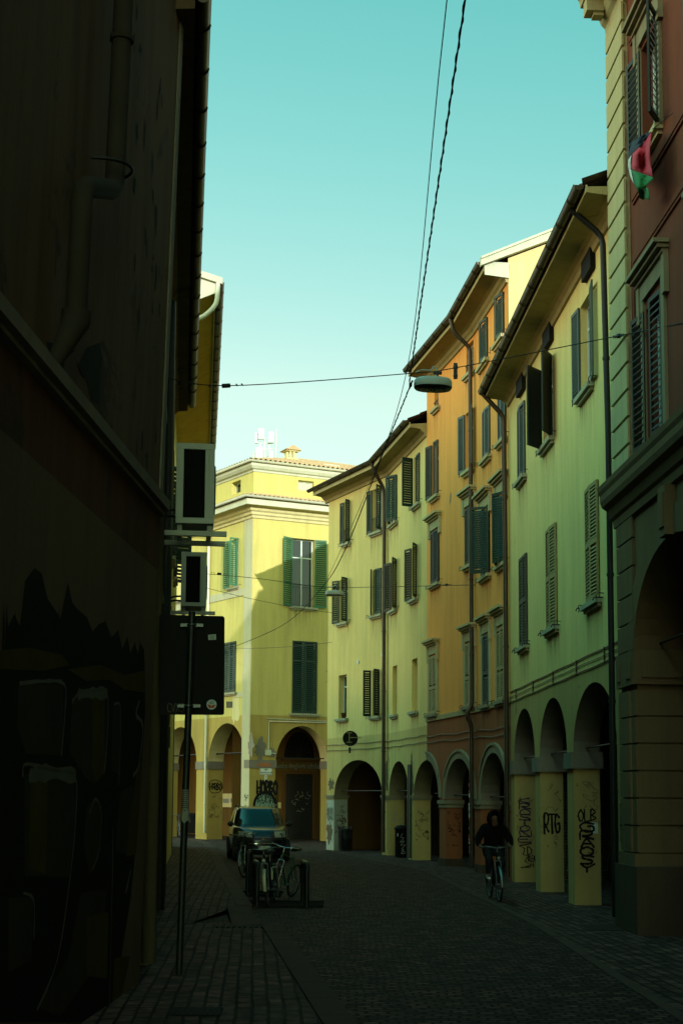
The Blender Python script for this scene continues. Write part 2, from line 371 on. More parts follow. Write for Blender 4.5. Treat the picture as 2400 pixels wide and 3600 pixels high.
def arc_band(mb, F, A, w, o, m=0, N=24, leg=0.0, base=None):
    """raised moulding that follows an arch"""
    a, b = A['a'], A['b']
    ta = math.acos(max(-1, min(1, (a-A['c'])/A['h']))); tb = math.acos(max(-1, min(1, (b-A['c'])/A['h'])))
    I, O = [], []
    for k in range(N+1):
        t = ta+(tb-ta)*k/N
        I.append((A['c']+A['h']*math.cos(t), A['s']+(A['t']-A['s'])*math.sin(t)))
        O.append((A['c']+(A['h']+w)*math.cos(t), A['s']+(A['t']-A['s']+w)*math.sin(t)))
    for k in range(N):
        i0, i1, o0, o1 = I[k], I[k+1], O[k], O[k+1]
        mb.face([F.p(*i0, o), F.p(*i1, o), F.p(*o1, o), F.p(*o0, o)], m, True)
        mb.face([F.p(*o0, o), F.p(*o1, o), F.p(*o1, 0), F.p(*o0, 0)], m, True)
        mb.face([F.p(*i0, .0), F.p(*i1, .0), F.p(*i1, o), F.p(*i0, o)], m, True)
def offset_path(facs, o, e0=0, e1=0):
    """corner points of a row of facades pushed out by o; e0/e1 lengthen the two ends"""
    pts = [facs[0].p(-e0, 0, o)]
    for f, g in zip(facs, facs[1:]):
        n = (f.n+g.n); n.normalize(); k = o/max(.3, n.dot(f.n)); c = f.B+n*k; pts.append(Vector((c.x, c.y, 0)))
    pts.append(facs[-1].p(facs[-1].L+e1, 0, o)); return pts
def sweep(mb, facs, prof, m=0, e0=0, e1=0, cap=True, smooth=False):
    """mould profile [(o, z)...] run along a row of facades"""
    rows = []
    for o, z in prof:
        rows.append([Vector((p.x, p.y, z)) for p in offset_path(facs, o, e0, e1)])
    mb.grid(rows, m, smooth)
    if cap:
        mb.face([r[0] for r in rows], m); mb.face([r[-1] for r in rows][::-1], m)
def leaf(mb, F, uh, sgn, ang, z0, z1, w, mid=None, slats=True, pitch=.06, t=.035, off=.012):
    """one louvred shutter leaf hinged at uh; sgn +1 closes towards +u; ang 0 shut, 180 folded back on the wall"""
    a = math.radians(ang); ex = (sgn*math.cos(a), math.sin(a))
    ey = (-ex[1], ex[0]) if sgn > 0 else (ex[1], -ex[0])
    of = off+t*min(1, ang/90)
    def q(x, y, z): return F.p(uh+ex[0]*x+ey[0]*y, z, of+ex[1]*x+ey[1]*y)
    def bx(x0, x1, y0, y1, c, d, tilt=0):
        mb.hexa([q(x, y, z+(0)) for z in (c, d) for x, y in ((x0, y0), (x1, y0), (x1, y1), (x0, y1))])
    fr = .055
    bx(0, fr, 0, t, z0, z1); bx(w-fr, w, 0, t, z0, z1); bx(fr, w-fr, 0, t, z0, z0+.10); bx(fr, w-fr, 0, t, z1-.07, z1)
    zm = z0+(z1-z0)*mid if mid else None
    if zm: bx(fr, w-fr, 0, t, zm-.05, zm+.05)
    if not slats:
        bx(fr, w-fr, .008, t-.008, z0+.1, z1-.07); return
    z = z0+.12
    while z < z1-.11:
        if not (zm and abs(z+.03-zm) < .085):
            mb.hexa([q(x, y, z+dz) for (dz0) in (0, .014) for x, y, dz in ((fr, 0, dz0+.05), (w-fr, 0, dz0+.05), (w-fr, t, dz0), (fr, t, dz0))])
        z += pitch
def window(bld, F, hole, mat, lt=('L', 0), angs=(0, 0), sill=True, sillm='sill_stone', frame='white_frame', depth=.2, mid=None, blind=None, rail=False, pitch=.06, label=None, slats=True, leaves=True, sill_w=.14, sill_o=.13):
    """window part of a building: frame, with pane, sill, shutters as sub-parts. angs = (near-side leaf, far-side leaf)"""
    u0, u1, z0, z1 = hole; mb = MB(); fw = .055; oo = -depth+.01
    o1 = oo+.06
    fbox(mb, F, u0, u0+fw, z0, z1, oo, o1); fbox(mb, F, u1-fw, u1, z0, z1, oo, o1)
    fbox(mb, F, u0+fw, u1-fw, z0, z0+fw, oo, o1); fbox(mb, F, u0+fw, u1-fw, z1-fw, z1, oo, o1)
    um = (u0+u1)/2; fbox(mb, F, um-.035, um+.035, z0+fw, z1-fw, oo, o1+.004)
    if z1-z0 > 1.4: fbox(mb, F, u0+fw, um-.035, z0+(z1-z0)*.72, z0+(z1-z0)*.72+.05, oo, o1); fbox(mb, F, um+.035, u1-fw, z0+(z1-z0)*.72, z0+(z1-z0)*.72+.05, oo, o1)
    w = mb.build('window', M[frame], bld)
    if label: w['label'] = label
    pb = MB(); fbox(pb, F, u0+.01, u1-.01, z0+.01, z1-.01, oo-.03, oo+.02); pb.build('pane', M[blind or 'pane'], w)
    if sill:
        s = MB(); fbox(s, F, u0-sill_w, u1+sill_w, z0-.09, z0-.005, -.02, sill_o); fbox(s, F, u0-sill_w+.05, u1+sill_w-.05, z0-.15, z0-.09, -.02, sill_o*.55)
        s.build('sill', M[sillm], w)
        if leaves and angs[0] is not None and z1-z0 < 2.3 and pitch < .1 and F.side == 'R':
            for uu, kk in ((u0-.30, 1), (u1+.30, -1)):
                s = MB(); s.tube([F.p(uu, z0+.04, 0), F.p(uu, z0+.05, .10), F.p(uu+.05*kk, z0+.02, .13), F.p(uu+.07*kk, z0-.05, .12), F.p(uu+.02*kk, z0-.09, .12)], .009, 4); s.build('shutter_stay', M['iron'], w)
        s = MB(); s.face((F.p(u0-sill_w-.05, z0-.16, .003), F.p(u1+sill_w+.05, z0-.16, .003), F.p(u1+sill_w+.05, z0-1.15, .003), F.p(u0-sill_w-.05, z0-1.15, .003))); s.build('stain', M['stain'], w)
    if leaves:
        wl_ = (u1-u0)/2-.004
        for uh, sg, an in ((u0, 1, angs[0]), (u1, -1, angs[1])):
            if an is None: continue
            s = MB(); leaf(s, F, uh, sg, an, z0+.005, z1-.005, wl_, mid, slats, pitch); s.build('shutter', M[mat], w)
    if rail:
        s = MB(); zt = z0+.32*(z1-z0)
        for zz in (z0+.08, zt): s.tube([F.p(u0, zz, .03), F.p(u1, zz, .03)], .013, 5)
        k = u0+.08
        while k < u1-.02: s.tube([F.p(k, z0+.08, .03), F.p(k, zt, .03)], .009, 4); k += .11
        s.build('railing', M['iron'], w)
    return w
def hood(bld, F, hole, mat='cornice', frame=True, w=.30, zb=.10):
    """moulded window head, with the stone surround beneath it"""
    u0, u1, z0, z1 = hole; mb = MB()
    fbox(mb, F, u0-w+.10, u1+w-.10, z1+zb, z1+zb+.26, -.01, .055)
    for k, (dz, o, e) in enumerate(((.26, .10, .05), (.32, .17, .10), (.38, .23, .16))):
        fbox(mb, F, u0-w+.10-e*.6, u1+w-.10+e*.6, z1+zb+dz, z1+zb+dz+.062, -.01, o)
    for uu in (u0-w+.06, u1+w-.20): fbox(mb, F, uu, uu+.14, z1-.16, z1+zb+.26, -.01, .075)
    if frame:
        for a, b in ((u0-.15, u0-.003), (u1+.003, u1+.15)): fbox(mb, F, a, b, z0-.03, z1+zb, -.01, .05)
    return mb.build('window_hood', M[mat], bld)
def downpipe(bld, pts, r=.055, mat='copper', name='drainpipe', joints=True):
    mb = MB(); P = [Vector(p) for p in pts]
    sm = []
    for i, p in enumerate(P):
        if 0 < i < len(P)-1:
            a = (P[i-1]-p); b = (P[i+1]-p); k = min(.14, a.length*.4, b.length*.4); a.normalize(); b.normalize()
            for t in (0, .5, 1): 
                sm.append((p+a*k)*(1-t)*(1-t)+p*2*t*(1-t)+(p+b*k)*t*t)
        else: sm.append(p)
    mb.tube(sm, r, 10)
    if joints:
        for a, b in zip(P, P[1:]):
            if abs(a.z-b.z) > 2:
                z = min(a.z, b.z)+1.4
                while z < max(a.z, b.z)-.4:
                    t = (z-a.z)/(b.z-a.z); q = a+(b-a)*t; mb.tube([q, q+(b-a).normalized()*.05], r*1.22, 10); z += 2.1
    return mb.build(name, M[mat], bld)
def gutter_run(bld, facs, o, z, r=.085, mat='gutter', e0=0, e1=0):
    prof = [(o+r*math.cos(t), z+r*math.sin(t)) for t in [PI+PI*k/8 for k in range(9)]]
    mb = MB(); sweep(mb, facs, prof+[(o+r+.012, z+.015)], 0, e0, e1, False, True)
    prof2 = [(o+(r-.012)*math.cos(t), z+(r-.012)*math.sin(t)) for t in [PI+PI*k/8 for k in range(9)]]
    sweep(mb, facs, prof2, 0, e0, e1, False, True)
    # straps
    pts = offset_path(facs, o, e0, e1)
    for a, b in zip(pts, pts[1:]):
        n = int((b-a).length/1.0); d = (b-a).normalized(); nn = Vector((-d.y, d.x, 0)); 
        if facs[0].side != 'R': nn = -nn
        for k in range(1, n+1):
            c = a+d*(k*1.0-.4)
            ring = [c+nn*((r+.008)*math.cos(t))+Vector((0, 0, z+(r+.008)*math.sin(t))) for t in [PI+PI*j/8 for j in range(9)]]
            mb.tube(ring, .012, 4, 0, True)
    # stop ends
    for p in (pts[0], pts[-1]):
        nn = facs[0].n if p is pts[0] else facs[-1].n
        mb.face([p+nn*(r*math.cos(t))+Vector((0, 0, z+r*math.sin(t))) for t in [PI+PI*j/8 for j in range(9)]], 0)
    return mb.build('gutter', M[mat], bld)
def tile_roof(mb, rows_a, rows_b, pitch=.21, amp=.045, nrow=8, m=0):
    """corrugated tile slope between lower edge a (two points) and upper edge b (two points)"""
    a0, a1, b0, b1 = [Vector(p) for p in (*rows_a, *rows_b)]
    n = max(4, int((a1-a0).length/pitch*5)); nr = (a1-a0).cross(b0-a0).normalized()
    if nr.z < 0: nr = -nr
    rows = []
    for r in range(nrow+1):
        for half in (0, 1):
            t = min(1, (r+(.97*half))/nrow); row = []
            for k in range(n+1):
                s = k/n; p = (a0+(a1-a0)*s)*(1-t)+(b0+(b1-b0)*s)*t
                ph = ((a1-a0).length*s)/pitch*2*PI
                row.append(p+nr*(amp*math.cos(ph)+(.03 if half == 0 else 0)+random.uniform(-.006, .006)))
            rows.append(row)
            if r == nrow: break
    mb.grid(rows, m, True)
def gable_shell(mb, facs, ze, zr, depth, m=0, near=.02, far=.02, z0=0, zends=None):
    """end walls and back wall of a house behind a row of facades"""
    f, g = facs[0], facs[-1]
    for F, u in ((f, near), (g, g.L-far)):
        ze0 = z0 if zends is None else zends[0 if F is f and u < .5 else 1]; mb.face([F.p(u, ze0, -.01), F.p(u, ze, -.01), F.p(u, zr, -depth/2), F.p(u, ze, -depth), F.p(u, ze0, -depth)], m)
    pts = offset_path(facs, -depth)
    for a, b in zip(pts, pts[1:]): mb.face([Vector((a.x, a.y, z0)), Vector((b.x, b.y, z0)), Vector((b.x, b.y, ze)), Vector((a.x, a.y, ze))], m)
def simple_roof(bld, facs, ze, zr, depth, over, mat='dark_tile', e0=.0, e1=.0, pitch=.22):
    """two pitched roof with rounded tiles showing along the eave"""
    mb = MB(); lo = offset_path(facs, over, e0, e1); hi = offset_path(facs, -depth/2, e0, e1); bk = offset_path(facs, -depth-.3, e0, e1)
    for k in range(len(lo)-1):
        z = lambda p, h: Vector((p.x, p.y, h))
        tile_roof(mb, (z(lo[k], ze), z(lo[k+1], ze)), (z(hi[k], zr), z(hi[k+1], zr)), pitch, .04, 9)
        mb.face((z(hi[k], zr), z(hi[k+1], zr), z(bk[k+1], ze-.1), z(bk[k], ze-.1)))
        mb.face((z(lo[k], ze-.07), z(lo[k+1], ze-.07), z(hi[k+1], zr-.09), z(hi[k], zr-.09)))
    return mb.build('roof', M[mat], bld)
def arcade_room(bld, F, u0, u1, depth, zc, mwall='shop_brown', mceil='soffit', o0=-.5, name='portico_wall', sides=(True, True)):
    mb = MB(); d = -depth
    mb.face((F.p(u0, 0, d), F.p(u1, 0, d), F.p(u1, zc, d), F.p(u0, zc, d)), 0)
    if sides[0]: mb.face((F.p(u0, 0, o0), F.p(u0, 0, d), F.p(u0, zc, d), F.p(u0, zc, o0)), 0)
    if sides[1]: mb.face((F.p(u1, 0, o0), F.p(u1, zc, o0), F.p(u1, zc, d), F.p(u1, 0, d)), 0)
    mb.face((F.p(u0, zc, o0), F.p(u0, zc, d), F.p(u1, zc, d), F.p(u1, zc, o0)), 1)
    return mb.build(name, [M[mwall], M[mceil]], bld)
def roller(bld, F, u0, u1, z0, z1, o, mat='iron', name='roller_shutter'):
    mb = MB(); z = z0
    while z < z1-.01:
        t = min(z+.085, z1); mb.hexa([F.p(u, zz, oo) for zz, oo0 in ((z, o+.02), (t, o+.004)) for u, oo in ((u0, o-.03), (u1, o-.03), (u1, oo0), (u0, oo0))]); z += .09
    return mb.build(name, M[mat], bld)
def capital(mb, F, u0, u1, z0, z1, th, o=.05, m=0, steps=1):
    """impost block that wraps a pier"""
    h = (z1-z0)/steps
    for k in range(steps):
        e = o*(k+1)/steps
        fbox(mb, F, u0-e, u1+e, z0+h*k, z0+h*(k+1)-(.002 if k < steps-1 else 0), -th-e, e, m)
def stroke(mb, F, pts, w, o=.006, m=0, jag=0.0):
    """painted line on a wall: points are (u, z)"""
    P = [Vector((a, b, 0)) for a, b in pts]; L_, R_ = [], []
    for k, p in enumerate(P):
        t = P[min(k+1, len(P)-1)]-P[max(k-1, 0)]
        if t.length < 1e-6: t = Vector((1, 0, 0))
        t.normalize(); nn = Vector((-t.y, t.x, 0)); ww = w*.5*(1+random.uniform(-jag, jag)); L_.append(p+nn*ww); R_.append(p-nn*ww)
    for k in range(len(P)-1):
        mb.face([F.p(q.x, q.y, o) for q in (L_[k], R_[k], R_[k+1], L_[k+1])], m)
    for e in (0, len(P)-1):
        mb.face([F.p(P[e].x+w*.5*math.cos(a*PI/4), P[e].y+w*.5*math.sin(a*PI/4), o+.0004) for a in range(8)], m)
def smooth_line(pts, n=5):
    out = []
    for i in range(len(pts)-1):
        p0 = pts[max(i-1, 0)]; p1 = pts[i]; p2 = pts[i+1]; p3 = pts[min(i+2, len(pts)-1)]
        for k in range(n):
            t = k/n; out.append(tuple(.5*((2*b)+(-a+c)*t+(2*a-5*b+4*c-d)*t*t+(-a+3*b-3*c+d)*t**3) for a, b, c, d in zip(p0, p1, p2, p3)))
    out.append(pts[-1]); return out
GLYPH = {'A': [[(0, 0), (.5, 1), (1, 0)], [(.2, .4), (.8, .4)]], 'B': [[(0, 0), (0, 1), (.8, .85), (.2, .52), (.95, .25), (0, 0)]], 'C': [[(1, .85), (.4, 1), (0, .5), (.4, 0), (1, .15)]],
 'D': [[(0, 0), (0, 1), (.9, .6), (.8, .2), (0, 0)]], 'E': [[(1, 1), (0, 1), (0, 0), (1, 0)], [(0, .5), (.7, .5)]], 'G': [[(1, .85), (.3, 1), (0, .5), (.3, 0), (1, .1), (1, .5), (.6, .5)]], 'H': [[(0, 0), (0, 1)], [(1, 0), (1, 1)], [(0, .5), (1, .5)]],
 'I': [[(.5, 0), (.5, 1)]], 'K': [[(0, 0), (0, 1)], [(1, 1), (0, .5), (1, 0)]], 'L': [[(0, 1), (0, 0), (1, 0)]], 'M': [[(0, 0), (0, 1), (.5, .4), (1, 1), (1, 0)]], 'N': [[(0, 0), (0, 1), (1, 0), (1, 1)]],
 'O': [[(.5, 1), (0, .6), (.2, .05), (.8, .05), (1, .6), (.5, 1)]], 'P': [[(0, 0), (0, 1), (.9, .85), (.8, .5), (0, .45)]], 'R': [[(0, 0), (.05, 1), (.9, .85), (.7, .5), (.1, .45), (1, 0)]], 'S': [[(1, .9), (.3, 1), (.1, .65), (.9, .35), (.7, 0), (0, .1)]],
 'T': [[(0, 1), (1, 1)], [(.5, 1), (.5, 0)]], 'U': [[(0, 1), (.1, .1), (.9, .1), (1, 1)]], 'V': [[(0, 1), (.5, 0), (1, 1)]], 'W': [[(0, 1), (.25, 0), (.5, .7), (.75, 0), (1, 1)]], 'X': [[(0, 0), (1, 1)], [(0, 1), (1, 0)]],
 'Y': [[(0, 1), (.5, .5), (1, 1)], [(.5, .5), (.4, 0)]], 'Z': [[(0, 1), (1, 1), (0, 0), (1, 0)]], 'Q': [[(.5, 1), (0, .6), (.2, .05), (.8, .05), (1, .6), (.5, 1)], [(.6, .3), (1, -.1)]],
 'h': [[(.5, .2), (0, .7), (.2, 1), (.5, .75), (.8, 1), (1, .7), (.5, .2)]], '0': [[(.5, 1), (0, .6), (.2, .05), (.8, .05), (1, .6), (.5, 1)]]}
def tagtext(mb, F, word, u0, z0, wd, ht, lw, o=.006, m=0, rev=None, down=False, jit=.06, curve=True):
    """hand sprayed word; u runs leftwards as seen on right-hand houses, so those pass rev=True"""
    rev = (F.side == 'R') if rev is None else rev; n = len(word)
    for i, ch in enumerate(word):
        for st in GLYPH.get(ch, [[(0, 0), (1, 1)]]):
            pts = []
            for x, y in st:
                x += random.uniform(-jit, jit); y += random.uniform(-jit, jit)
                if down: U, Z = x*wd, (n-1-i+y)*ht/n*1.0
                else: U, Z = (i+x*.8)*wd/n, y*ht
                pts.append((u0-U if rev else u0+U, z0+Z))
            stroke(mb, F, smooth_line(pts) if curve and len(pts) > 2 else pts, lw, o+.0006*i, m, .25)
def scribble(mb, F, u0, u1, z0, z1, n, lw, m=0, o=.006, rnd=None):
    """small illegible pen scrawl"""
    rn = rnd or random
    for k in range(n):
        a = rn.uniform(u0, u1); b = rn.uniform(z0, z1); s = rn.uniform(.04, .12); pts = [(a, b)]
        for j in range(rn.randint(3, 6)): pts.append((min(max(pts[-1][0]+rn.uniform(-s, s), u0), u1), min(max(pts[-1][1]+rn.uniform(-s, s), z0), z1)))
        stroke(mb, F, smooth_line(pts, 3), lw, o+.0003*k, m, .2)
def text_mesh(word, size, mat, parent, p, ex, ey, name='lettering', ext=.004, align='CENTER', sx=1.0):
    """built-in font lettering laid on a plane: p centre, ex reading direction, ey up"""
    cu = bpy.data.curves.new(name, 'FONT'); cu.body = word; cu.size = size; cu.align_x = align; cu.align_y = 'CENTER'; cu.extrude = ext; cu.resolution_u = 2
    tmp = bpy.data.objects.new(name, cu); COL.objects.link(tmp); bpy.context.view_layer.update()
    me = bpy.data.meshes.new_from_object(tmp.evaluated_get(bpy.context.evaluated_depsgraph_get())); bpy.data.objects.remove(tmp); bpy.data.curves.remove(cu)
    ex = Vector(ex).normalized(); ey = Vector(ey).normalized(); ez = ex.cross(ey)
    mt = Matrix(((ex.x*sx, ey.x, ez.x, p[0]), (ex.y*sx, ey.y, ez.y, p[1]), (ex.z*sx, ey.z, ez.z, p[2]), (0, 0, 0, 1)))
    me.transform(mt); me.materials.clear(); me.materials.append(M[mat]); me.name = name
    o = bpy.data.objects.new(name, me); COL.objects.link(o); o.parent = parent; return o
# ------------------------------------------------------------------ plan of the street
FR1 = Fac((4.44+.04*47.5, -25), (4.44, 22.5), 'R')
FR2 = Fac((4.55, 23.0), (4.139, 34.747), 'R')
FR3a = Fac((4.139, 34.747), (3.688, 38.848), 'R')
FR3b = Fac((3.688, 38.848), (2.656, 44.006), 'R')
FR4a = Fac((2.656, 44.006), (1.635, 49.588), 'R')
FR4b = Fac((1.635, 49.588), (-.521, 54.273), 'R')
FL1 = LeanFac((-2.13-.048*40.5, -25), (-2.13, 15.47), 'L'); FL1.lean = .024
FL2 = Fac((-2.20, 15.55), (-4.0, 31.7), 'L')
FL3 = Fac((-4.0, 31.7), (-5.52, 47.0), 'L')
FL4 = Fac((-5.56, 47.02), (-6.30, 54.0), 'L')
HC = Vector((-4.0, 63.0, 0))
FHr = Fac(HC, HC+Vector((2.04, 1, 0)).normalized()*13, 'L')
FHl = Fac(HC, HC+Vector((-.653, 1, 0)).normalized()*18, 'R')

# ------------------------------------------------------------------ ground
def sheet(name, poly, mat, z):
    mb = MB(); mb.face([(p[0], p[1], z) for p in poly]); o = mb.build(name, M[mat]); o['kind'] = 'structure'; return o
sheet('ground', [(-600, -300), (600, -300), (600, 900), (-600, 900)], 'asphalt_dark', -.012)
sheet('street', [(-40, -30), (40, -30), (40, 110), (-40, 110)], 'cobble', 0)
# right-hand footway, flush, behind a narrow line of kerb stones
KR = [(3.25, -25), (3.20, 5), (3.14, 15)]+[tuple(ground(x, y)[:2]) for x, y in ((1896, 3257), (1763, 3190), (1631, 3128), (1506, 3066), (1374, 3037), (1224, 3004), (1140, 2985))]
fw = [F.p(u, 0, -5)[:2] for F, u in ((FR4b, FR4b.L), (FR4a, 0), (FR3a, 0), (FR2, 0))]+[(9.5, -25)]
mb = MB()
for k in range(len(KR)-1):
    a, b = KR[k], KR[k+1]; mb.face([(a[0], a[1], .004), (a[0]+9-a[1]*.02, a[1]+.0, .004), (b[0]+9-b[1]*.02, b[1], .004), (b[0], b[1], .004)])
o = mb.build('footpath', M['paving']); o['kind'] = 'structure'
mb = MB()
for k in range(len(KR)-1):
    a, b = Vector((*KR[k], 0)), Vector((*KR[k+1], 0)); n = int((b-a).length/.95)+1; d = (b-a)/n; t = d.normalized(); nn = Vector((-t.y, t.x, 0))*.07
    for j in range(n):
        p, q = a+d*j+t*.008, a+d*(j+1)-t*.008; h = random.uniform(.007, .014)
        mb.hexa([(v.x, v.y, z) for z in (-.02, h) for v in (p-nn, q-nn, q+nn, p+nn)])
o = mb.build('kerb_line', M['kerb_stone']); o['kind'] = 'structure'
# left-hand footway: raised beside the racks, with a broad kerb that ends in a wedge and ramps down
KH = .11
KL = [tuple(ground(x, y, KH)[:2]) for x, y in ((887, 3182), (848, 3125), (807, 3069), (756, 2977), (735, 2962), (690, 2950), (640, 2946))]
wl_ = [FL2.p(-.1, 0, -.3)[:2], FL2.p(10.7, 0, -.3)[:2], FL3.p(0, 0, -.3)[:2], FL3.p(9, 0, -.3)[:2], FL3.p(15, 0, -.3)[:2]]
inner = [(p[0]-.26, p[1]-.02) for p in KL]
def kerb_top(mb, A, B, z):
    for k in range(len(A)-1):
        a, b, c, d = [Vector((*q, z)) for q in (A[k], A[k+1], B[k+1], B[k])]; n = max(1, int((b-a).length/1.1))
        for j in range(n):
            t0, t1 = (j+.006)/n, (j+1-.006)/n; e = random.uniform(-.003, .003)
            P = [a+(b-a)*t0, a+(b-a)*t1, d+(c-d)*t1, d+(c-d)*t0]
            mb.hexa([(v.x, v.y, zz) for zz in (-.03, z+e) for v in P])
mb = MB(); kerb_top(mb, KL, inner, KH); o = mb.build('kerb', M['kerb_stone']); o['kind'] = 'structure'
wall_x = lambda y: -2.2-.1024*(y-15.5)
mb = MB()
yk = KL[0][1]; A_ = (wall_x(yk), yk); top = [(p[0], p[1]) for p in inner]
for k in range(len(top)-1):
    a, b = top[k], top[k+1]; mb.face([(a[0]+.01, a[1], KH-.006), (b[0]+.01, b[1], KH-.006), (wall_x(b[1])-.3, b[1], KH-.006), (wall_x(a[1])-.3, a[1], KH-.006)])
# ramp towards the viewer, then flush paving
yr = yk-2.6
mb.face([(inner[0][0]+.01, yk, KH-.006), (wall_x(yk)-.3, yk, KH-.006), (wall_x(yr)-.3, yr, .016), (inner[0][0]-.55, yr, .016)])
kb0 = ground(919, 3253, .01); kb1 = ground(1113, 3564, .01); dk = (kb1-kb0).normalized()
kbe = kb0+dk*46
mb.face([(kb0.x-.05, yr, .016), (wall_x(yr)-.3, yr, .016), (-3.6, -25, .016), (kbe.x, kbe.y, .016)])
o = mb.build('pavement', M['paving']); o['kind'] = 'structure'
mb = MB(); nn = Vector((-dk.y, dk.x, 0)); nn = nn if nn.x > 0 else -nn
for j in range(26):
    p = kb0+dk*(j*1.15+.01); q = kb0+dk*(j*1.15+1.14)
    mb.hexa([(v.x, v.y, z) for z in (-.02, .022+random.uniform(-.003, .003)) for v in (p, q, q+nn*.30, p+nn*.30)])
P = [ground(870, 3200, .0), ground(919, 3253, .0), ground(815, 3259, .0), ground(800, 3195, .06)]
mb.hexa([(p.x, p.y, z+(.0 if z < 0 else (.085 if i in (0, 3) else .0))) for z in (-.02, .02) for i, p in enumerate(P)])
o = mb.build('ramp_stone', M['flag_stone']); o['kind'] = 'structure'
# gratings and covers
mb = MB(); a = ground(765, 3258, .02)
for j in range(9): mb.box((a.x+j*.085, a.y, .022), (.05, .28, .016))
g_ = mb.build('drain_grate', M['rail_iron']); tag(g_, 'iron slotted drain grate set in the left pavement by the ramp', 'drain grate')
mb = MB(); a = ground(690, 3560, .016); mb.box((a.x, a.y, .024), (.46, .46, .02))
for j in range(7): mb.box((a.x-.18+j*.06, a.y, .036), (.03, .40, .006))
g_ = mb.build('manhole_cover', M['rail_iron']); tag(g_, 'square ribbed manhole cover in the pavement near the dark wall', 'manhole cover')
mb = MB(); a = ground(2110, 3262, .006); mb.box((a.x, a.y, .01), (.62, .95, .014))
for j in range(6): mb.box((a.x, a.y-.38+j*.15, .019), (.54, .06, .006))
g_ = mb.build('manhole_cover', M['iron']); tag(g_, 'long iron cover in the right footpath beside the stone pier', 'manhole cover')

# lost plaster showing brick: irregular patches
def blotch(mb, F, u, z, w, h, o=.004, n=22, rnd=None, m=0, rag=.35):
    rn = rnd or random; pts = []
    for k in range(n):
        a = 2*PI*k/n; r = 1+rn.uniform(-rag, rag); pts.append(F.p(u+w/2*r*math.cos(a), z+h/2*r*math.sin(a), o))
    mb.face(pts, m)
# ------------------------------------------------------------------ R1: red house with stone arcade, right foreground
R1 = thing('palazzo', 'dark red palazzo with stone quoins and a rusticated arcade at the right edge', 'building', FR1.p(44, 0, 0)*1)
R1.location = (0, 0, 0)
F = FR1; U1 = F.L
zc0, zc1 = 6.45, 6.98
def U(x, y): return F.pix(x, y)[0]
ua, ub = U(2296, 1056)-.55, U(2296, 1056)+.45
h_lo = [(ua-3.1*k, ub-3.1*k, 7.15, 9.25) for k in range(11)]
h_hi = [(ua-3.1*k, ub-3.1*k, 11.65, 13.35) for k in range(11)]
mb = MB(); wall_grid(mb, F, 0, U1, 7.0, 15.4, h_lo+h_hi, 0, .24)
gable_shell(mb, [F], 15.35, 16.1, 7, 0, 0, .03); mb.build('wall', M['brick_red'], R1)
# recessed panel lines
mb = MB()
for z0, z1 in ((10.15, 10.32), (11.15, 11.25), (13.75, 13.86)):
    fbox(mb, F, 0, U1-1.3, z0, z1, -.01, .03); fbox(mb, F, 0, U1-1.3, z0+.05, z1-.05, .03, .045)
for h in (h_lo[:3]): 
    fbox(mb, F, h[1]+.62, h[1]+.67, 7.3, 10.0, -.01, .025)
mb.build('panel_moulding', M['brick_red'], R1)
mb = MB(); fbox(mb, F, U1-1.04, U1+.0, 7.0, 14.8, -.02, .07)
z = 7.02
k = 0
while z < 14.6:
    t = min(z+.40, 14.66); fbox(mb, F, U1-1.08, U1+.02, z, t-.03, .07, .105); z += .43
mb.build('quoin', M['quoin'], R1)
# first-floor cornice
mb = MB(); sweep(mb, [F], [(-.02, 6.30), (.06, 6.32), (.075, 6.44), (.12, 6.48), (.17, 6.60), (.25, 6.66), (.28, 6.74), (.28, 6.84), (.31, 6.90), (.32, 6.98), (-.02, 7.02)], 0, 0, .12); mb.build('cornice', M['pier_stone'], R1)
# top cornice with modillions
mb = MB(); sweep(mb, [F], [(-.02, 14.62), (.07, 14.65), (.09, 14.82), (.15, 14.88), (.20, 15.0), (.20, 15.14), (.50, 15.18), (.52, 15.30), (.58, 15.36), (.61, 15.44), (-.05, 15.5)], 0, 0, .1)
u = U1-.18
while u > 30: fbox(mb, F, u-.13, u+.13, 14.92, 15.16, .19, .48); fbox(mb, F, u-.09, u+.09, 14.86, 14.92, .19, .36); u -= .62
mb.build('eave_cornice', M['cornice'], R1)
gutter_run(R1, [F], .68, 15.46, .10, 'gutter', 0, .12)
simple_roof(R1, [F], 15.5, 16.3, 7, .62, 'dark_tile', 0, .1)
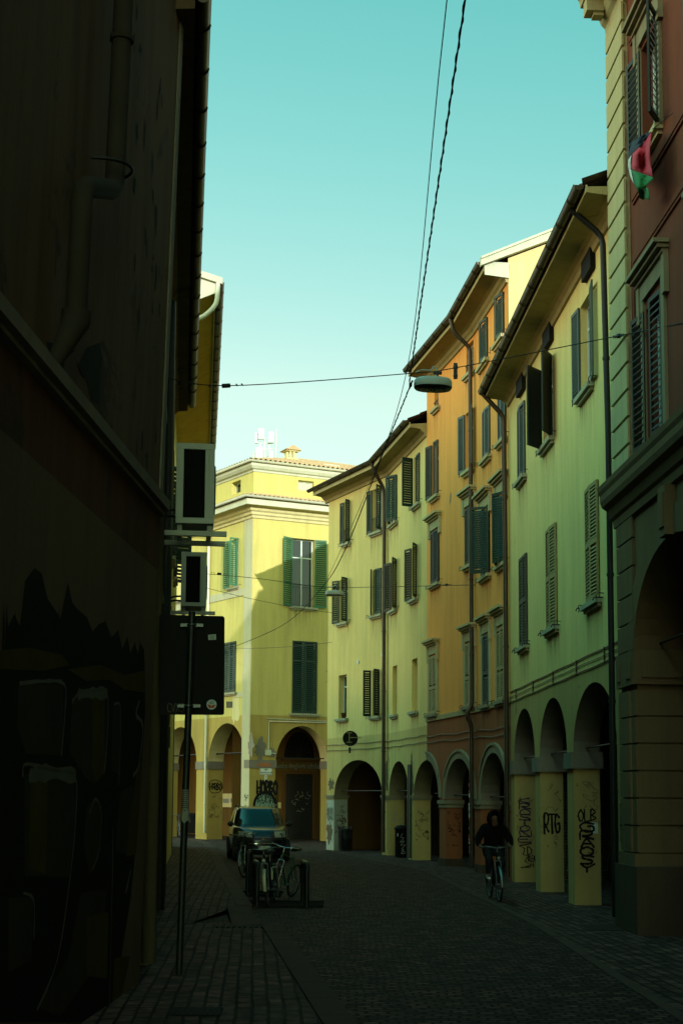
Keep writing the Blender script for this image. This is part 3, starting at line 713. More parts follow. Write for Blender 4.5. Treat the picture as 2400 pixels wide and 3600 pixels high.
# arcade
pier = (U(2243, 2700), U1)           # last pier before the yellow house
arcs = []; c = pier[0]-2.15
while c > 1:
    arcs.append(dict(c=c, h=2.15, s=4.22, t=5.62, a=c-2.15, b=c+2.15)); c -= 5.6
mb = MB(); arcade(mb, F, 0, U1, 6.3, arcs, .72, 0, 1)
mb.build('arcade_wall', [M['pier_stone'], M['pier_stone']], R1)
arcade_room(R1, F, 0, U1-.05, 4.2, 6.0, 'dark_wall', 'dark_wall', -.7)
for a in arcs[:3]:
    mb = MB(); p0, p1 = a['b'], min(a['b']+1.32, U1)
    # plinth in two steps, block courses, panelled impost
    fbox(mb, F, p0-.10, p1+.02, 0, .95, -.84, .14); fbox(mb, F, p0-.05, p1+.01, .95, 1.18, -.78, .09)
    z = 1.2
    while z < 3.6:
        fbox(mb, F, p0-.035, p1+.005, z, z+.385, -.755, .045); fbox(mb, F, p0+.20, p1-.20, z, z+.385, .045, .085); z += .41
    capital(mb, F, p0, p1-.06, 3.72, 4.24, .72, .08)
    fbox(mb, F, p0+.10, p1-.66, 3.82, 4.14, .08, .105); fbox(mb, F, p0+.74, p1-.14, 3.82, 4.14, .08, .105); fbox(mb, F, p0-.105, p0-.08, 3.82, 4.14, -.66, -.04)
    z = 4.27
    while z < 6.2:
        e = 0 if z < 4.6 else .0
        fbox(mb, F, arc_z and max(p0-.02, p0+.0), p1, z, z+.40, -.005, .05); z += .43
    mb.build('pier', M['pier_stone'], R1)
for a in arcs[:3]:
    mb = MB(); arc_band(mb, F, a, .42, .045, 0, 22); mb.build('archivolt', M['pier_stone'], R1); mb = MB()
    fbox(mb, F, a['c']-.17, a['c']+.17, a['t']-.02, 6.3, -.02, .16); fbox(mb, F, a['c']-.11, a['c']+.11, a['t']+.1, 6.2, .16, .185); mb.build('keystone', M['pier_stone'], R1)
mb = MB(); fbox(mb, F, U1-1.36, U1+.03, 0, 1.0, -.86, .145); mb.build('plinth', M['plinth'], R1)
for a in arcs[:2]:
    mb = MB(); mb.tube([F.p(a['a'], 4.35, -.36), F.p(a['b'], 4.35, -.36)], .022, 6); mb.build('tie_rod', M['iron'], R1)
for k in range(2):
    window(R1, F, h_lo[k], 'teal_paint' if k else 'black_green', angs=(6, 172), depth=.24, sill=False, pitch=.105)
    window(R1, F, h_hi[k], 'black_green', angs=(150, 172), depth=.24, pitch=.105, sillm='cornice')
    hood(R1, F, h_lo[k], 'surround', True, .34, .16); hood(R1, F, h_hi[k], 'surround', True, .30, .06)
for k in range(2, 11):
    for h in (h_lo[k], h_hi[k]): window(R1, F, h, 'black_green', angs=(0, 0), depth=.24, pitch=.2)
mb = MB(); tagtext(mb, F, 'PoK', pier[0]+1.0, 1.35, .7, .55, .035, .05); mb.build('graffiti', M['spray_black'], R1)

# unseen house added behind the viewer to keep the low sun off the street
R0 = thing('sun_block_house', 'unseen tall brown house added behind the viewer to block the low sun', 'building')
F0 = Fac((6.75, -46), (5.02, 7.5), 'R'); mb = MB()
hs = [(2+3.4*k, 3.1+3.4*k, z, z+1.7) for k in range(15) for z in (16.4,)]
wall_grid(mb, F0, 0, F0.L, 15.1, 19, hs, 0, .2); gable_shell(mb, [F0], 19, 20.4, 6.4, 0, .0, .0, 14.9); mb.build('wall', M['red_render'], R0)
for h in hs[-8:]: window(R0, F0, h, 'black_green', pitch=.2)
simple_roof(R0, [F0], 19.05, 20.5, 6.4, .5)

# ------------------------------------------------------------------ R2: yellow house with three dark arches
R2 = thing('yellow_house', 'yellow green house with three grey arches and dark louvred shutters beside the red palazzo', 'building'); F = FR2; L = F.L
H2 = {}
for k, q in dict(e1=(1823, 1847, 1440, 1695), e2=(1908, 1942, 1257, 1547), e3=(2040, 2080, 1047, 1387), f1=(1829, 1854, 1953, 2270), f2=(1924, 1958, 1850, 2212), f3=(2063, 2106, 1707, 2127)).items(): H2[k] = F.span(*q)
for k in H2:
    a, b, _, _ = H2[k]; z = (9.43, 11.18) if k[0] == 'e' else (5.47, 7.58); H2[k] = (a, b, *z)
vents = [F.span(2062, 2090, 930, 960), F.span(1922, 1944, 1150, 1180), F.span(1828, 1846, 1335, 1360)]
vents = [(a, b, 11.48, 11.86) for a, b, _, _ in vents]
mb = MB(); wall_grid(mb, F, -.46, L, 4.3, 12.0, list(H2.values())+vents, 0, .2)
gable_shell(mb, [F], 12.0, 13.9, 7, 0, -.42, .03); mb.build('wall', M['yellow_lime'], R2)
for a, b, c, d in vents: mb = MB(); fbox(mb, F, a-.06, b+.06, 11.44, 11.90, -.01, .10); mb.build('attic_vent', M['black_paint'], R2)  # black boxes: the dark inside the open vents is painted on
arcs2 = [dict(c=2.25, h=1.82, s=2.86, t=4.05, a=.43, b=4.07), dict(c=6.21, h=1.52, s=2.86, t=4.05, a=4.69, b=7.73), dict(c=9.80, h=1.46, s=2.86, t=4.05, a=8.34, b=11.26)]
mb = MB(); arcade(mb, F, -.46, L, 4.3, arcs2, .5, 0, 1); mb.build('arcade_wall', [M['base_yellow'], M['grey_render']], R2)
for p0, p1 in ((4.07, 4.69), (7.73, 8.34), (11.26, L-.02)): mb = MB(); capital(mb, F, p0, p1-.0, 2.56, 2.87, .5, .06); mb.build('pier_capital', M['grey_render'], R2)
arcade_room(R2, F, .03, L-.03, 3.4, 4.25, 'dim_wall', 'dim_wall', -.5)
for a, b in ((.9, 3.4), (4.9, 7.4), (8.6, 10.9)): roller(R2, F, a, b, .05, 2.7, -3.34, 'iron')
for a in arcs2:
    mb = MB(); mb.tube([F.p(a['a'], 2.95, -.25), F.p(a['b'], 2.95, -.25)], .018, 6); mb.build('tie_rod', M['iron'], R2)
mb = MB(); sweep(mb, [F], [(-.02, 11.70), (.05, 11.72), (.08, 11.80), (.14, 11.86), (.22, 11.90), (.56, 11.94), (.56, 12.04), (-.05, 12.06)], 0, .46); mb.build('eave', M['soffit'], R2)
mb = MB(); fbox(mb, F, -.46, L, 11.945, 12.07, .56, .585); mb.build('fascia', M['cornice'], R2)
gutter_run(R2, [F], .68, 12.09, .085, 'gutter', .40, .0)
simple_roof(R2, [F], 12.12, 13.95, 7, .62, 'dark_tile', .44)
SH = {'e1': ('teal_paint', 4, 4, None), 'e2': ('black_green', 150, 42, None), 'e3': ('teal_paint', 172, 176, None), 'f1': ('grey_wood', 0, 0, .5), 'f2': ('olive_wood', 3, 3, .5), 'f3': ('olive_wood', 3, 3, .5)}
for k, h in H2.items():
    m_, a0, a1, mid = SH[k]; window(R2, F, h, m_, angs=(a0, a1), mid=mid, pitch=.066, slats=k != 'e2')
    if k[0] == 'f':
        for uu in (h[0]-.22, h[1]+.22): mb = MB(); mb.tube([F.p(uu, h[2]-.02, .0), F.p(uu, h[2]-.02, .16), F.p(uu+.05, h[2]-.06, .17)], .014, 5); mb.build('shutter_stay', M['iron'], R2)
# cables clipped along the front over the arches
mb = MB()
for dz, r in ((.0, .013), (.12, .009), (.24, .013)):
    mb.tube([F.p(u, 4.32+dz+.006*math.sin(u*2.2+dz*9), .02) for u in [L*k/40 for k in range(41)]], r, 5)
for k in range(5): fbox(mb, F, 1.2+k*2.4, 1.225+k*2.4, 4.30, 4.58, .0, .034)
mb.build('wall_cable', M['copper'], R2)
downpipe(R2, [F.p(.42, 12.02, .66), F.p(.42, 11.55, .12), F.p(.26, 8, .11), F.p(.26, .1, .11)], .052, 'iron')
downpipe(R2, [F.p(L-.10, 12.02, .66), F.p(L-.10, 11.45, .14), F.p(L-.10, 8, .12), F.p(L-.10, .1, .12)], .06, 'copper')
# graffiti on the piers, on the sides that face down the street
class PierFace(Fac):
    pass
def side_face(F, u, th):
    """the end of a pier that looks towards the camera; its u runs rightwards"""
    a, b = F.p(u, 0, 0), F.p(u, 0, -th); return Fac((a.x, a.y), (b.x, b.y), 'L')
pf = side_face(F, 4.07, .5); mb = MB()
tagtext(mb, pf, 'OLB', .08, 1.58, .36, .20, .028); tagtext(mb, pf, 'GRAOSY', .12, .62, .24, .92, .04, down=True); mb.build('graffiti', M['spray_black'], R2)
mb = MB(); a, b = pf.pix(2085, 2902); fbox(mb, pf, .32, .45, 1.34, 1.55, .0, .004); mb.build('poster', M['paper'], R2)
pf = side_face(F, 7.73, .5); mb = MB(); tagtext(mb, pf, 'RTG', .09, 1.26, .34, .40, .045); mb.build('graffiti', M['spray_black'], R2)
pf = side_face(F, 11.26, .5); mb = MB(); tagtext(mb, pf, 'KROSTONE', .12, .95, .26, 1.05, .026, down=True); mb.build('graffiti', M['spray_violet'], R2)
mb = MB(); stroke(mb, pf, [(.40, .92), (.10, .86), (.24, .80), (.20, .66), (.32, .62), (.24, .50), (.38, .40), (.14, .34), (.34, .36)], .028); tagtext(mb, pf, 'D', .30, .66, .14, .18, .024)
tagtext(mb, pf, 'BLEA', .32, .50, .17, .13, .018); tagtext(mb, pf, 'H', .38, .36, .08, .1, .018); mb.build('graffiti', M['spray_black'], R2)

rq = random.Random(17)
for p0 in (4.07, 7.73, 11.26):
    pf = side_face(F, p0, .5); mb = MB(); scribble(mb, pf, .05, .45, .9, 2.3, 12, .008, 0, .0035, rq)
    mb.build('grime', M['grime'], R2)
pf = side_face(FR1, pier[0], .72); mb = MB(); scribble(mb, FR1, pier[0]+.1, pier[0]+.9, 1.25, 1.58, 4, .012, 0, .09, rq); mb.build('graffiti', M['grime'], R1)

# ------------------------------------------------------------------ R3: tall orange house
R3 = thing('orange_house', 'tall orange house with moulded window heads and stone edged arches', 'building')
mb_w = MB(); mb_b = MB()
Hz = {'a': (13.72, 14.86), 'b': (11.05, 12.62), 'c': (8.05, 9.85), 'd': (4.46, 6.28)}
spec3 = [('a1', FR3b, (1527, 1543, 1371, 1438)), ('a2', FR3b, (1639, 1663, 1208, 1315)), ('a3', FR3a, (1688, 1715, 1147, 1285)), ('a4', FR3a, (1744, 1772, 1045, 1190)),
 ('b1', FR3b, (1519, 1541, 1550, 1735)), ('b2', FR3b, (1635, 1662, 1448, 1660)), ('b3', FR3a, (1699, 1723, 1440, 1611)), ('b4', FR3a, (1753, 1779, 1380, 1550)),
 ('c1', FR3b, (1517, 1544, 1865, 2047)), ('c2', FR3b, (1637, 1666, 1786, 1989)), ('c3', FR3a, (1693, 1722, 1797, 2027)), ('c4', FR3a, (1750, 1779, 1736, 1984)),
 ('d1', FR3b, (1511, 1536, 2303, 2503)), ('d2', FR3b, (1638, 1668, 2269, 2490)), ('d3', FR3a, (1699, 1722, 2233, 2481)), ('d4', FR3a, (1749, 1775, 2204, 2461))]
H3 = {}
for n, F, q in spec3:
    a, b, z0, z1 = F.span(*q)
    if F is FR3b:
        if n[0] == 'b': z0, z1 = 11.2, 12.9
        elif n[0] == 'c': z0, z1 = 8.48, 10.12
        elif n[0] == 'd': z0, z1 = 4.52, 6.28
        elif n == 'a2': z0, z1 = 13.96, 14.86
        else: z0, z1 = 13.93, 14.6
    else:
        z0, z1 = Hz[n[0]]
        if n[0] == 'c': z0, z1 = 7.87, 9.66
        if n[0] == 'd': z0, z1 = 4.43, 6.28
        if n[0] == 'b': z0, z1 = 11.03, 12.38
    H3[n] = (F, (max(a, .06), min(b, F.L-.06), z0, z1))
zs = 4.35
for F in (FR3a, FR3b):
    hs = [h for f, h in H3.values() if f is F]; wall_grid(mb_w, F, 0, F.L, zs, 15.3, hs, 0, .2)
gable_shell(mb_w, [FR3a, FR3b], 15.58, 17.08, 7, 0, .0, .02, 0, (0, 4.3)); mb_w.build('wall', M['orange_lime'], R3)
mb = MB(); mb.face([FR3a.p(-.005, z, o) for o, z in ((-.012, 11.9), (-.012, 15.58), (-3.5, 17.08), (-7, 15.58), (-7, 11.9))]); mb.build('gable_wall', M['gable_cream'], R3)
arcB = dict(c=1.66, h=1.46, s=1.95, t=3.10, a=.20, b=3.12); arcC = dict(c=1.92, h=1.60, s=1.90, t=3.15, a=.32, b=3.52)
arcA3 = dict(c=FR3b.L, h=1.44, s=2.0, t=3.14, a=FR3b.L-1.44, b=FR3b.L); arcA4 = dict(c=0.0, h=1.76, s=2.03, t=3.14, a=0.0, b=1.76)
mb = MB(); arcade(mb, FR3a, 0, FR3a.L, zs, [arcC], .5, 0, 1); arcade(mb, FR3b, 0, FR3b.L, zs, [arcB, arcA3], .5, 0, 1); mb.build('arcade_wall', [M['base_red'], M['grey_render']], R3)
for F, a in ((FR3a, arcC), (FR3b, arcB), (FR3b, arcA3)):
    mb = MB(); arc_band(mb, F, a, .24, .035); arc_band(mb, F, dict(a, h=a['h']+.19, t=a['t']+.19), .07, .07); mb.build('archivolt', M['archivolt'], R3)
for F, p0, p1 in ((FR3a, 3.52, FR3a.L-.01), (FR3b, .01, .20), (FR3b, 3.12, 3.80), (FR3a, .0, .32)): mb = MB(); capital(mb, F, p0, p1, 1.70, 1.92, .5, .06, 0, 2); mb.build('pier_capital', M['archivolt'], R3)
for F, p0, p1 in ((FR3a, 3.52, FR3a.L-.02), (FR3b, 3.12, 3.80)): mb = MB(); fbox(mb, F, p0-.04, p1+.04, 0, .22, -.54, .04); mb.build('plinth', M['plinth'], R3)
mb = MB(); sweep(mb, [FR3a, FR3b], [(-.01, 4.30), (.045, 4.31), (.06, 4.44), (-.01, 4.46)]); mb.build('string_course', M['cornice'], R3)
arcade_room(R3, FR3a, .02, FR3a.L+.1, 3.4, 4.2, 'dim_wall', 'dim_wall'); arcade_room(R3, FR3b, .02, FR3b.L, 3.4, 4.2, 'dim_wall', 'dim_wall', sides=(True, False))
roller(R3, FR3a, .5, 3.4, .05, 2.3, -3.34); roller(R3, FR3b, .4, 2.8, .05, 2.3, -3.34)
for F, a in ((FR3a, arcC), (FR3b, arcB), (FR3b, arcA3)):
    mb = MB(); mb.tube([F.p(a['a'], a['s']+.12, -.25), F.p(a['b'], a['s']+.12, -.25)], .016, 6); mb.build('tie_rod', M['iron'], R3)
mb = MB(); sweep(mb, [FR3a, FR3b], [(-.02, 14.93), (.05, 14.95), (.07, 15.03), (.13, 15.08), (.16, 15.16), (.24, 15.20), (.58, 15.26), (.58, 15.36), (-.05, 15.42)], 0, .02, 0); mb.build('eave', M['soffit'], R3)
mb = MB(); sweep(mb, [FR3a, FR3b], [(.58, 15.24), (.61, 15.24), (.61, 15.42), (.58, 15.42)], 0, .02, 0); mb.build('fascia', M['cornice'], R3)
gutter_run(R3, [FR3a, FR3b], .70, 15.44, .09, 'gutter', .02, 0)
simple_roof(R3, [FR3a, FR3b], 15.46, 17.25, 7, .64)
# pale verge and eave end, seen in the sun over the yellow roof
F = FR3a; mb = MB()
def vp(o, z, u): return F.p(u, z, o)
mb.prism([vp(.60, 15.10, -.03), vp(-.02, 15.04, -.03), vp(-.02, 15.44, -.03), vp(.62, 15.44, -.03)], F.d*-.04)
for (o0, zz0), (o1, zz1) in (((.72, 15.30), (-3.5, 17.10)),):
    mb.prism([vp(o0, zz0, -.02), vp(o1, zz1, -.02), vp(o1, zz1+.26, -.02), vp(o0, zz0+.16, -.02)], F.d*-.16)
    mb.prism([vp(o0, zz0+.16, .0), vp(o1, zz1+.26, .0), vp(o1, zz1+.32, .0), vp(o0, zz0+.22, .0)], F.d*-.22)
mb.build('verge_board', M['white_trim'], R3)
SH3 = {'a1': None, 'a2': None, 'a3': ('pale_green', 12, 12), 'a4': ('pale_green', 14, 14), 'b1': ('grey_wood', 6, 165), 'b2': ('teal_paint', 160, 168), 'b3': ('teal_paint', 4, 4), 'b4': ('teal_paint', 3, 3),
 'c1': ('black_green', 5, 5), 'c2': ('grey_wood', 2, 2), 'c3': ('green_paint', 55, 4), 'c4': ('green_paint', 30, 20), 'd1': ('olive_wood', 0, 0), 'd2': ('olive_wood', 0, 0), 'd3': ('green_paint', 10, 4), 'd4': ('olive_wood', 0, 0)}
for n, (F, h) in H3.items():
    s = SH3[n]
    if s is None: window(R3, F, h, 'iron', leaves=False, rail=True, sillm='cornice')
    else: window(R3, F, h, s[0], angs=(s[1], s[2]), mid=.45 if n[0] == 'd' else None, sillm='cornice' if n[0] != 'd' else 'archivolt')
    if n[0] == 'c': hood(R3, F, h, 'cornice', False, .27, .06)
    if n[0] == 'd': hood(R3, F, h, 'cornice', True, .25, .06)
b_ = FR3b
downpipe(R3, [b_.p(.02, 15.4, .70), b_.p(.02, 15.0, .62), b_.p(-.02, 14.55, .14), b_.p(-.02, 4.5, .13), b_.p(.0, 4.25, .30), b_.p(.0, 4.0, .14), b_.p(.04, 3.7, .13), b_.p(.04, .1, .13)], .058, 'copper')
mb = MB()
for k in range(16):
    z = random.uniform(.5, 2.6); a = random.uniform(0, .06); fbox(mb, b_, -.03+a, .05+a, z, z+random.uniform(.05, .12), .198, .202, k % 3)
mb.build('sticker', [M['paper'], M['ink_red'], M['paper_dim']], R3)
mb = MB(); F = FR3b
for zz in (3.62, 3.80): mb.tube([F.p(u, zz+.02*math.sin(u*2.3)+(.06*u/5), .03) for u in [F.L*k/24 for k in range(25)]], .013, 5)
F = FR3a
for zz in (3.62, 3.80): mb.tube([F.p(u, zz+.02*math.sin(u*2.3)-.02*(F.L-u), .03) for u in [F.L*k/24 for k in range(25)]], .013, 5)
mb.build('wall_cable', M['copper'], R3)
rr = random.Random(4); mb = MB(); u, z = FR3b.pix(1583, 1752)
blotch(mb, FR3b, u, z, .16, .34, .004, 18, rr); mb.build('bare_patch', M['grey_render'], R3)
rr = random.Random(3); mb = MB(); pf = side_face(FR3b, 3.12, .5); scribble(mb, pf, .06, .44, .6, 1.6, 16, .012, 0, .006, rr); mb.build('graffiti', M['spray_black'], R3)

# ------------------------------------------------------------------ R4: pale yellow house that turns the bend
R4 = thing('corner_house', 'pale yellow house on the bend with green shutters and peeling plaster', 'building')
spec4 = [('w1', FR4b, (1210, 1230, 1762, 1909), 11.48, 13.08), ('w2', FR4b, (1309, 1341, 1717, 1872), 11.48, 13.08), ('w3', FR4a, (1374, 1396, 1675, 1836), 11.46, 13.08), ('w4', FR4a, (1455, 1476, 1603, 1777), 11.42, 13.05),
 ('w5', FR4b, (1193, 1221, 2035, 2188), 8.5, 10.15), ('w6', FR4b, (1309, 1341, 2001, 2163), 8.47, 10.12), ('w7', FR4a, (1376, 1394, 1970, 2144), 8.42, 10.14), ('w8', FR4a, (1447, 1466, 1920, 2108), 8.38, 10.12),
 ('w9', FR4b, (1190, 1218, 2372, 2524), 4.9, 6.53), ('w10', FR4b, (1308, 1334, 2354, 2519), 4.85, 6.5), ('w11', FR4a, (1379, 1395, 2340, 2512), 4.8, 6.47), ('w12', FR4a, (1447, 1466, 2316, 2503), 4.74, 6.44)]
H4 = {}; mb = MB()
for n, F, q, z0, z1 in spec4:
    a, b, _, _ = F.span(*q); H4[n] = (F, (a, b, z0, z1))
for F in (FR4a, FR4b): wall_grid(mb, F, 0, F.L, 4.2, 13.7, [h for f, h in H4.values() if f is F], 0, .22)
gable_shell(mb, [FR4a, FR4b], 13.7, 15.5, 6, 0, .02, .0, 0, (4.2, 0)); mb.build('wall', M['pale_lime'], R4)
arc2 = dict(c=4.0, h=1.48, s=2.05, t=3.20, a=2.52, b=5.48); arc1 = dict(c=2.46, h=2.02, s=2.05, t=3.33, a=.44, b=4.48)
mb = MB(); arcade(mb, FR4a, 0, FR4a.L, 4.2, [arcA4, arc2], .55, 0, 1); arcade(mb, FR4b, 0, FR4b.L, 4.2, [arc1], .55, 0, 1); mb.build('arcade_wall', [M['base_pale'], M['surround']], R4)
for F, p0, p1 in ((FR4a, 1.76, 2.52), (FR4a, 5.48, FR4a.L-.01), (FR4b, .01, .44), (FR4b, 4.48, FR4b.L)): mb = MB(); capital(mb, F, p0, p1, 1.90, 2.06, .55, .05, 0, 2); mb.build('pier_capital', M['archivolt'], R4)
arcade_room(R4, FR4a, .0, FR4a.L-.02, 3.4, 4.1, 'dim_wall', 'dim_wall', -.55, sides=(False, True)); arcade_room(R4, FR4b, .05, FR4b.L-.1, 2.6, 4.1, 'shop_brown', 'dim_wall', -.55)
roller(R4, FR4b, -.3, 2.2, .05, 2.9, -2.5); roller(R4, FR4a, .5, 2.2, .05, 2.5, -3.1); roller(R4, FR4a, 2.8, 5.2, .05, 2.5, -3.1)
for F, a in ((FR4b, arc1), (FR4a, arc2)):
    mb = MB(); mb.tube([F.p(a['a'], 2.22, -.3), F.p(a['b'], 2.22, -.3)], .02, 6); mb.build('tie_rod', M['iron'], R4)
mb = MB(); fbox(mb, FR4b, 4.475, FR4b.L+.004, .02, 1.88, -.555, .005); mb.build('whitewashed_pier', M['white_wash'], R4)
mb = MB(); rb = random.Random(11)
blotch(mb, FR4b, .15, 2.75, .40, 1.0, .005, 26, rb); blotch(mb, FR4b, .32, 2.35, .28, .5, .006, 18, rb); blotch(mb, FR4b, 4.75, 2.45, .5, .4, .005, 22, rb); blotch(mb, FR4a, 2.05, 2.85, .34, 1.25, .005, 26, rb); blotch(mb, FR4a, 1.95, 2.3, .4, .5, .006, 22, rb)
blotch(mb, FR4b, 4.86, .65, .5, .8, .0085, 24, rb)
mb.build('bare_patch', M['bare_brick'], R4)
mb = MB(); sweep(mb, [FR4a, FR4b], [(-.02, 13.33), (.05, 13.35), (.08, 13.45), (.15, 13.50), (.22, 13.58), (.54, 13.62), (.54, 13.72), (-.05, 13.78)], 0, 0, .25); mb.build('eave', M['soffit'], R4)
mb = MB(); sweep(mb, [FR4a, FR4b], [(.54, 13.60), (.57, 13.60), (.57, 13.78), (.54, 13.78)], 0, 0, .25); mb.build('fascia', M['cornice'], R4)
gutter_run(R4, [FR4a, FR4b], .67, 13.83, .085, 'gutter', 0, .45)
simple_roof(R4, [FR4a, FR4b], 13.84, 15.6, 6, .60, 'dark_tile', 0, .3)
SH4 = {'w1': (120, 172), 'w2': (128, 176), 'w3': (35, 20), 'w4': (0, 70), 'w5': (122, 160), 'w6': (8, 30), 'w7': (150, 158), 'w8': (150, 160), 'w9': (None, None), 'w10': (118, 95), 'w11': (None, None), 'w12': (None, None)}
for n, (F, h) in H4.items():
    lime = 'yellow_lime' if n in ('w8', 'w11', 'w12') else None
    window(R4, F, h, 'green_paint' if int(n[1:]) < 7 else 'black_green', angs=SH4[n], blind=lime, frame='white_frame' if not lime else 'pale_lime', rail=n in ('w1', 'w2'), pitch=.08, depth=.26)
h = H4['w7'][1]; mb = MB(); fbox(mb, FR4a, h[0]+.06, h[1]-.06, h[2]+.02, h[2]+1.0, -.16, -.12); mb.build('window_board', M['spray_red'], R4)
h = H4['w9'][1]; mb = MB(); mb.lathe(FR4b.p(h[0]+.2, h[2]+.0, .02), [(.0, 0), (.07, 0), (.10, .18), (.11, .2), (.09, .2), (.08, .16), (0, .16)], 10); 
fp = mb.build('flower_pot', M['shop_brown']); tag(fp, 'small clay flower pot on a bare window sill above the round sign', 'flower pot')
up = FR4b.pix(1352, 2300)[0]
downpipe(R4, [FR4b.p(.02, 13.8, .67), FR4b.p(.02, 13.45, .55), FR4b.p(up*.5, 12.9, .13), FR4b.p(.10, 12.2, .12), FR4b.p(.10, .1, .12)], .065, 'copper')
downpipe(R4, [FR4a.p(2.12, 3.05, .06), FR4a.p(2.12, .05, .07)], .07, 'steel', 'pipe_guard')
mb = MB()
for zz in (3.72, 3.93):
    mb.tube([FR4b.p(u, zz+.012*math.sin(u*3), .03) for u in [FR4b.L*k/24 for k in range(25)]], .012, 5); mb.tube([FR4a.p(u, zz-.02+.012*math.sin(u*3), .03) for u in [FR4a.L*k/24 for k in range(25)]], .012, 5)
mb.build('wall_cable', M['copper'], R4)
mb = MB(); pf = side_face(FR4b, 4.48, .55); tagtext(mb, FR4b, 'HORKO', FR4b.L-.06, 1.15, .55, .42, .02, .009, down=False); scribble(mb, FR4b, 4.55, 5.1, .9, 1.75, 9, .012, 0, .009, rb); scribble(mb, pf, .06, .5, .5, 1.7, 16, .014, 0, .012, rb); tagtext(mb, pf, 'ZON', .1, .75, .25, .55, .014, .012, down=True)
mb.build('graffiti', M['spray_black'], R4)
mb = MB(); scribble(mb, pf, .32, .5, .6, 1.3, 9, .016, 0, .014, rb); mb.build('graffiti', M['spray_red'], R4)
bw = Fac(FR4b.p(0, 0, -2.585)[:2], FR4b.p(FR4b.L, 0, -2.585)[:2], 'R'); mb = MB()
tagtext(mb, bw, 'MATZ', 4.6, 1.75, 1.2, .45, .04); tagtext(mb, bw, 'NUO', 4.6, 1.1, 1.1, .5, .06); scribble(mb, bw, 2.3, 4.6, .3, 1.6, 14, .05, 0, .01, rb); mb.build('graffiti', M['spray_black'], R4)
pf2 = side_face(FR4b, 0.0, .5); mb = MB(); scribble(mb, side_face(FR4a, 5.48, .5), .1, .45, .9, 1.5, 8, .014, 0, .008, rb); scribble(mb, FR4a, 5.5, 5.66, .9, 1.5, 3, .012, 0, .008, rb); mb.build('graffiti', M['spray_white'], R4)
mb = MB(); scribble(mb, side_face(FR4a, 1.76, .5), .06, .48, .6, 1.6, 18, .012, 0, .008, rb); mb.build('graffiti', M['spray_black'], R4)
for x, y in ((1260, 2327), (1346, 2302)):
    u, z = FR4b.pix(x, y); mb = MB(); mb.tube([FR4b.p(u, z, 0), FR4b.p(u, z, .04)], .075, 14); mb.build('wall_vent', M['white_frame'], R4)
# ------------------------------------------------------------------ HF: ochre corner house that closes the view
HF = thing('ochre_house', 'sunlit ochre corner house with green shutters and a set back tiled top storey', 'building')
h1 = FHr.span(1042, 1083, 1878, 2119); h2 = FHr.span(1027, 1113, 2254, 2510); i1 = FHl.span(808, 838, 1894, 2062); i2 = FHl.span(788, 830, 2257, 2435)
h1 = (h1[0]-.22, h1[1]+.32, 10.55, 13.7); h2 = (h2[0], h2[1], 5.72, 9.0); i1 = (i1[0], i1[1], 11.5, 13.72); i2 = (i2[0], i2[1], 6.68, 9.0)
atR = FHr.span(1048, 1103, 1704, 1742); atL = FHl.span(814, 846, 1722, 1758)
atR = (atR[0], atR[1], 15.95, 16.42); atL = (atL[0], atL[1], 15.85, 16.42)
more_l = [(6.3, 7.5, 11.5, 13.72), (6.3, 7.5, 6.68, 9.0), (10.6, 11.8, 11.5, 13.72), (10.6, 11.8, 6.68, 9.0)]
mb = MB(); wall_grid(mb, FHr, 0, 13, 5.6, 16.9, [h1, h2, atR], 0, .26); wall_grid(mb, FHl, .74, 18, 5.6, 16.9, [i1, i2, atL]+more_l, 0, .26)
wall_grid(mb, FHl, 0, .74, 5.6, 16.9, [], 0)
mb.face([FHr.p(13, 0), FHr.p(13, 16.9), FHr.p(13, 16.9, -10), FHr.p(13, 0, -10)]); mb.face([FHl.p(18, 0), FHl.p(18, 16.9), FHl.p(18, 16.9, -10), FHl.p(18, 0, -10)])
mb.build('wall', M['ochre'], HF)
arR = dict(c=2.52, h=1.30, s=3.42, t=5.16, a=1.22, b=3.82); arR2 = dict(c=7.2, h=1.4, s=3.42, t=5.16, a=5.8, b=8.6)
arL = dict(c=2.18, h=1.76, s=3.42, t=5.30, a=.42, b=3.94); arL2 = dict(c=6.85, h=1.76, s=3.42, t=5.30, a=5.09, b=8.61); arL3 = dict(arL2, c=11.5, a=9.74, b=13.26)
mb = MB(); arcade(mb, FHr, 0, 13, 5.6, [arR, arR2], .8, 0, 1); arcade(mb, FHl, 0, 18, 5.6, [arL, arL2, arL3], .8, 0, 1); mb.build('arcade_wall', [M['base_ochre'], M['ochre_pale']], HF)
mb = MB(); fbox(mb, FHl, .02, .74, 0, 14.45, -.01, .022); mb.build('corner_strip', M['strip_stone'], HF)
mb = MB(); fbox(mb, FHl, .742, 18, 11.02, 11.36, -.01, .03); fbox(mb, FHl, .742, 1.5, 6.42, 6.66, -.01, .022); mb.build('string_course', M['strip_stone'], HF)
for F, p0, p1 in ((FHl, 3.94, 5.09), (FHl, 8.61, 9.74), (FHr, 0.0, 1.22), (FHr, 3.82, 5.8), (FHl, .02, .42)): mb = MB(); capital(mb, F, p0+(.06 if F is FHr and p0 == 0 else 0), p1, 3.24, 3.60, .8, .045 if p0 == .02 else .04); mb.build('pier_capital', M['grey_render'], HF)
facsH = [Fac(FHl.p(18, 0)[:2], HC[:2], 'L'), FHr]     # left face runs away from us, so the pair reads far-left > corner > right
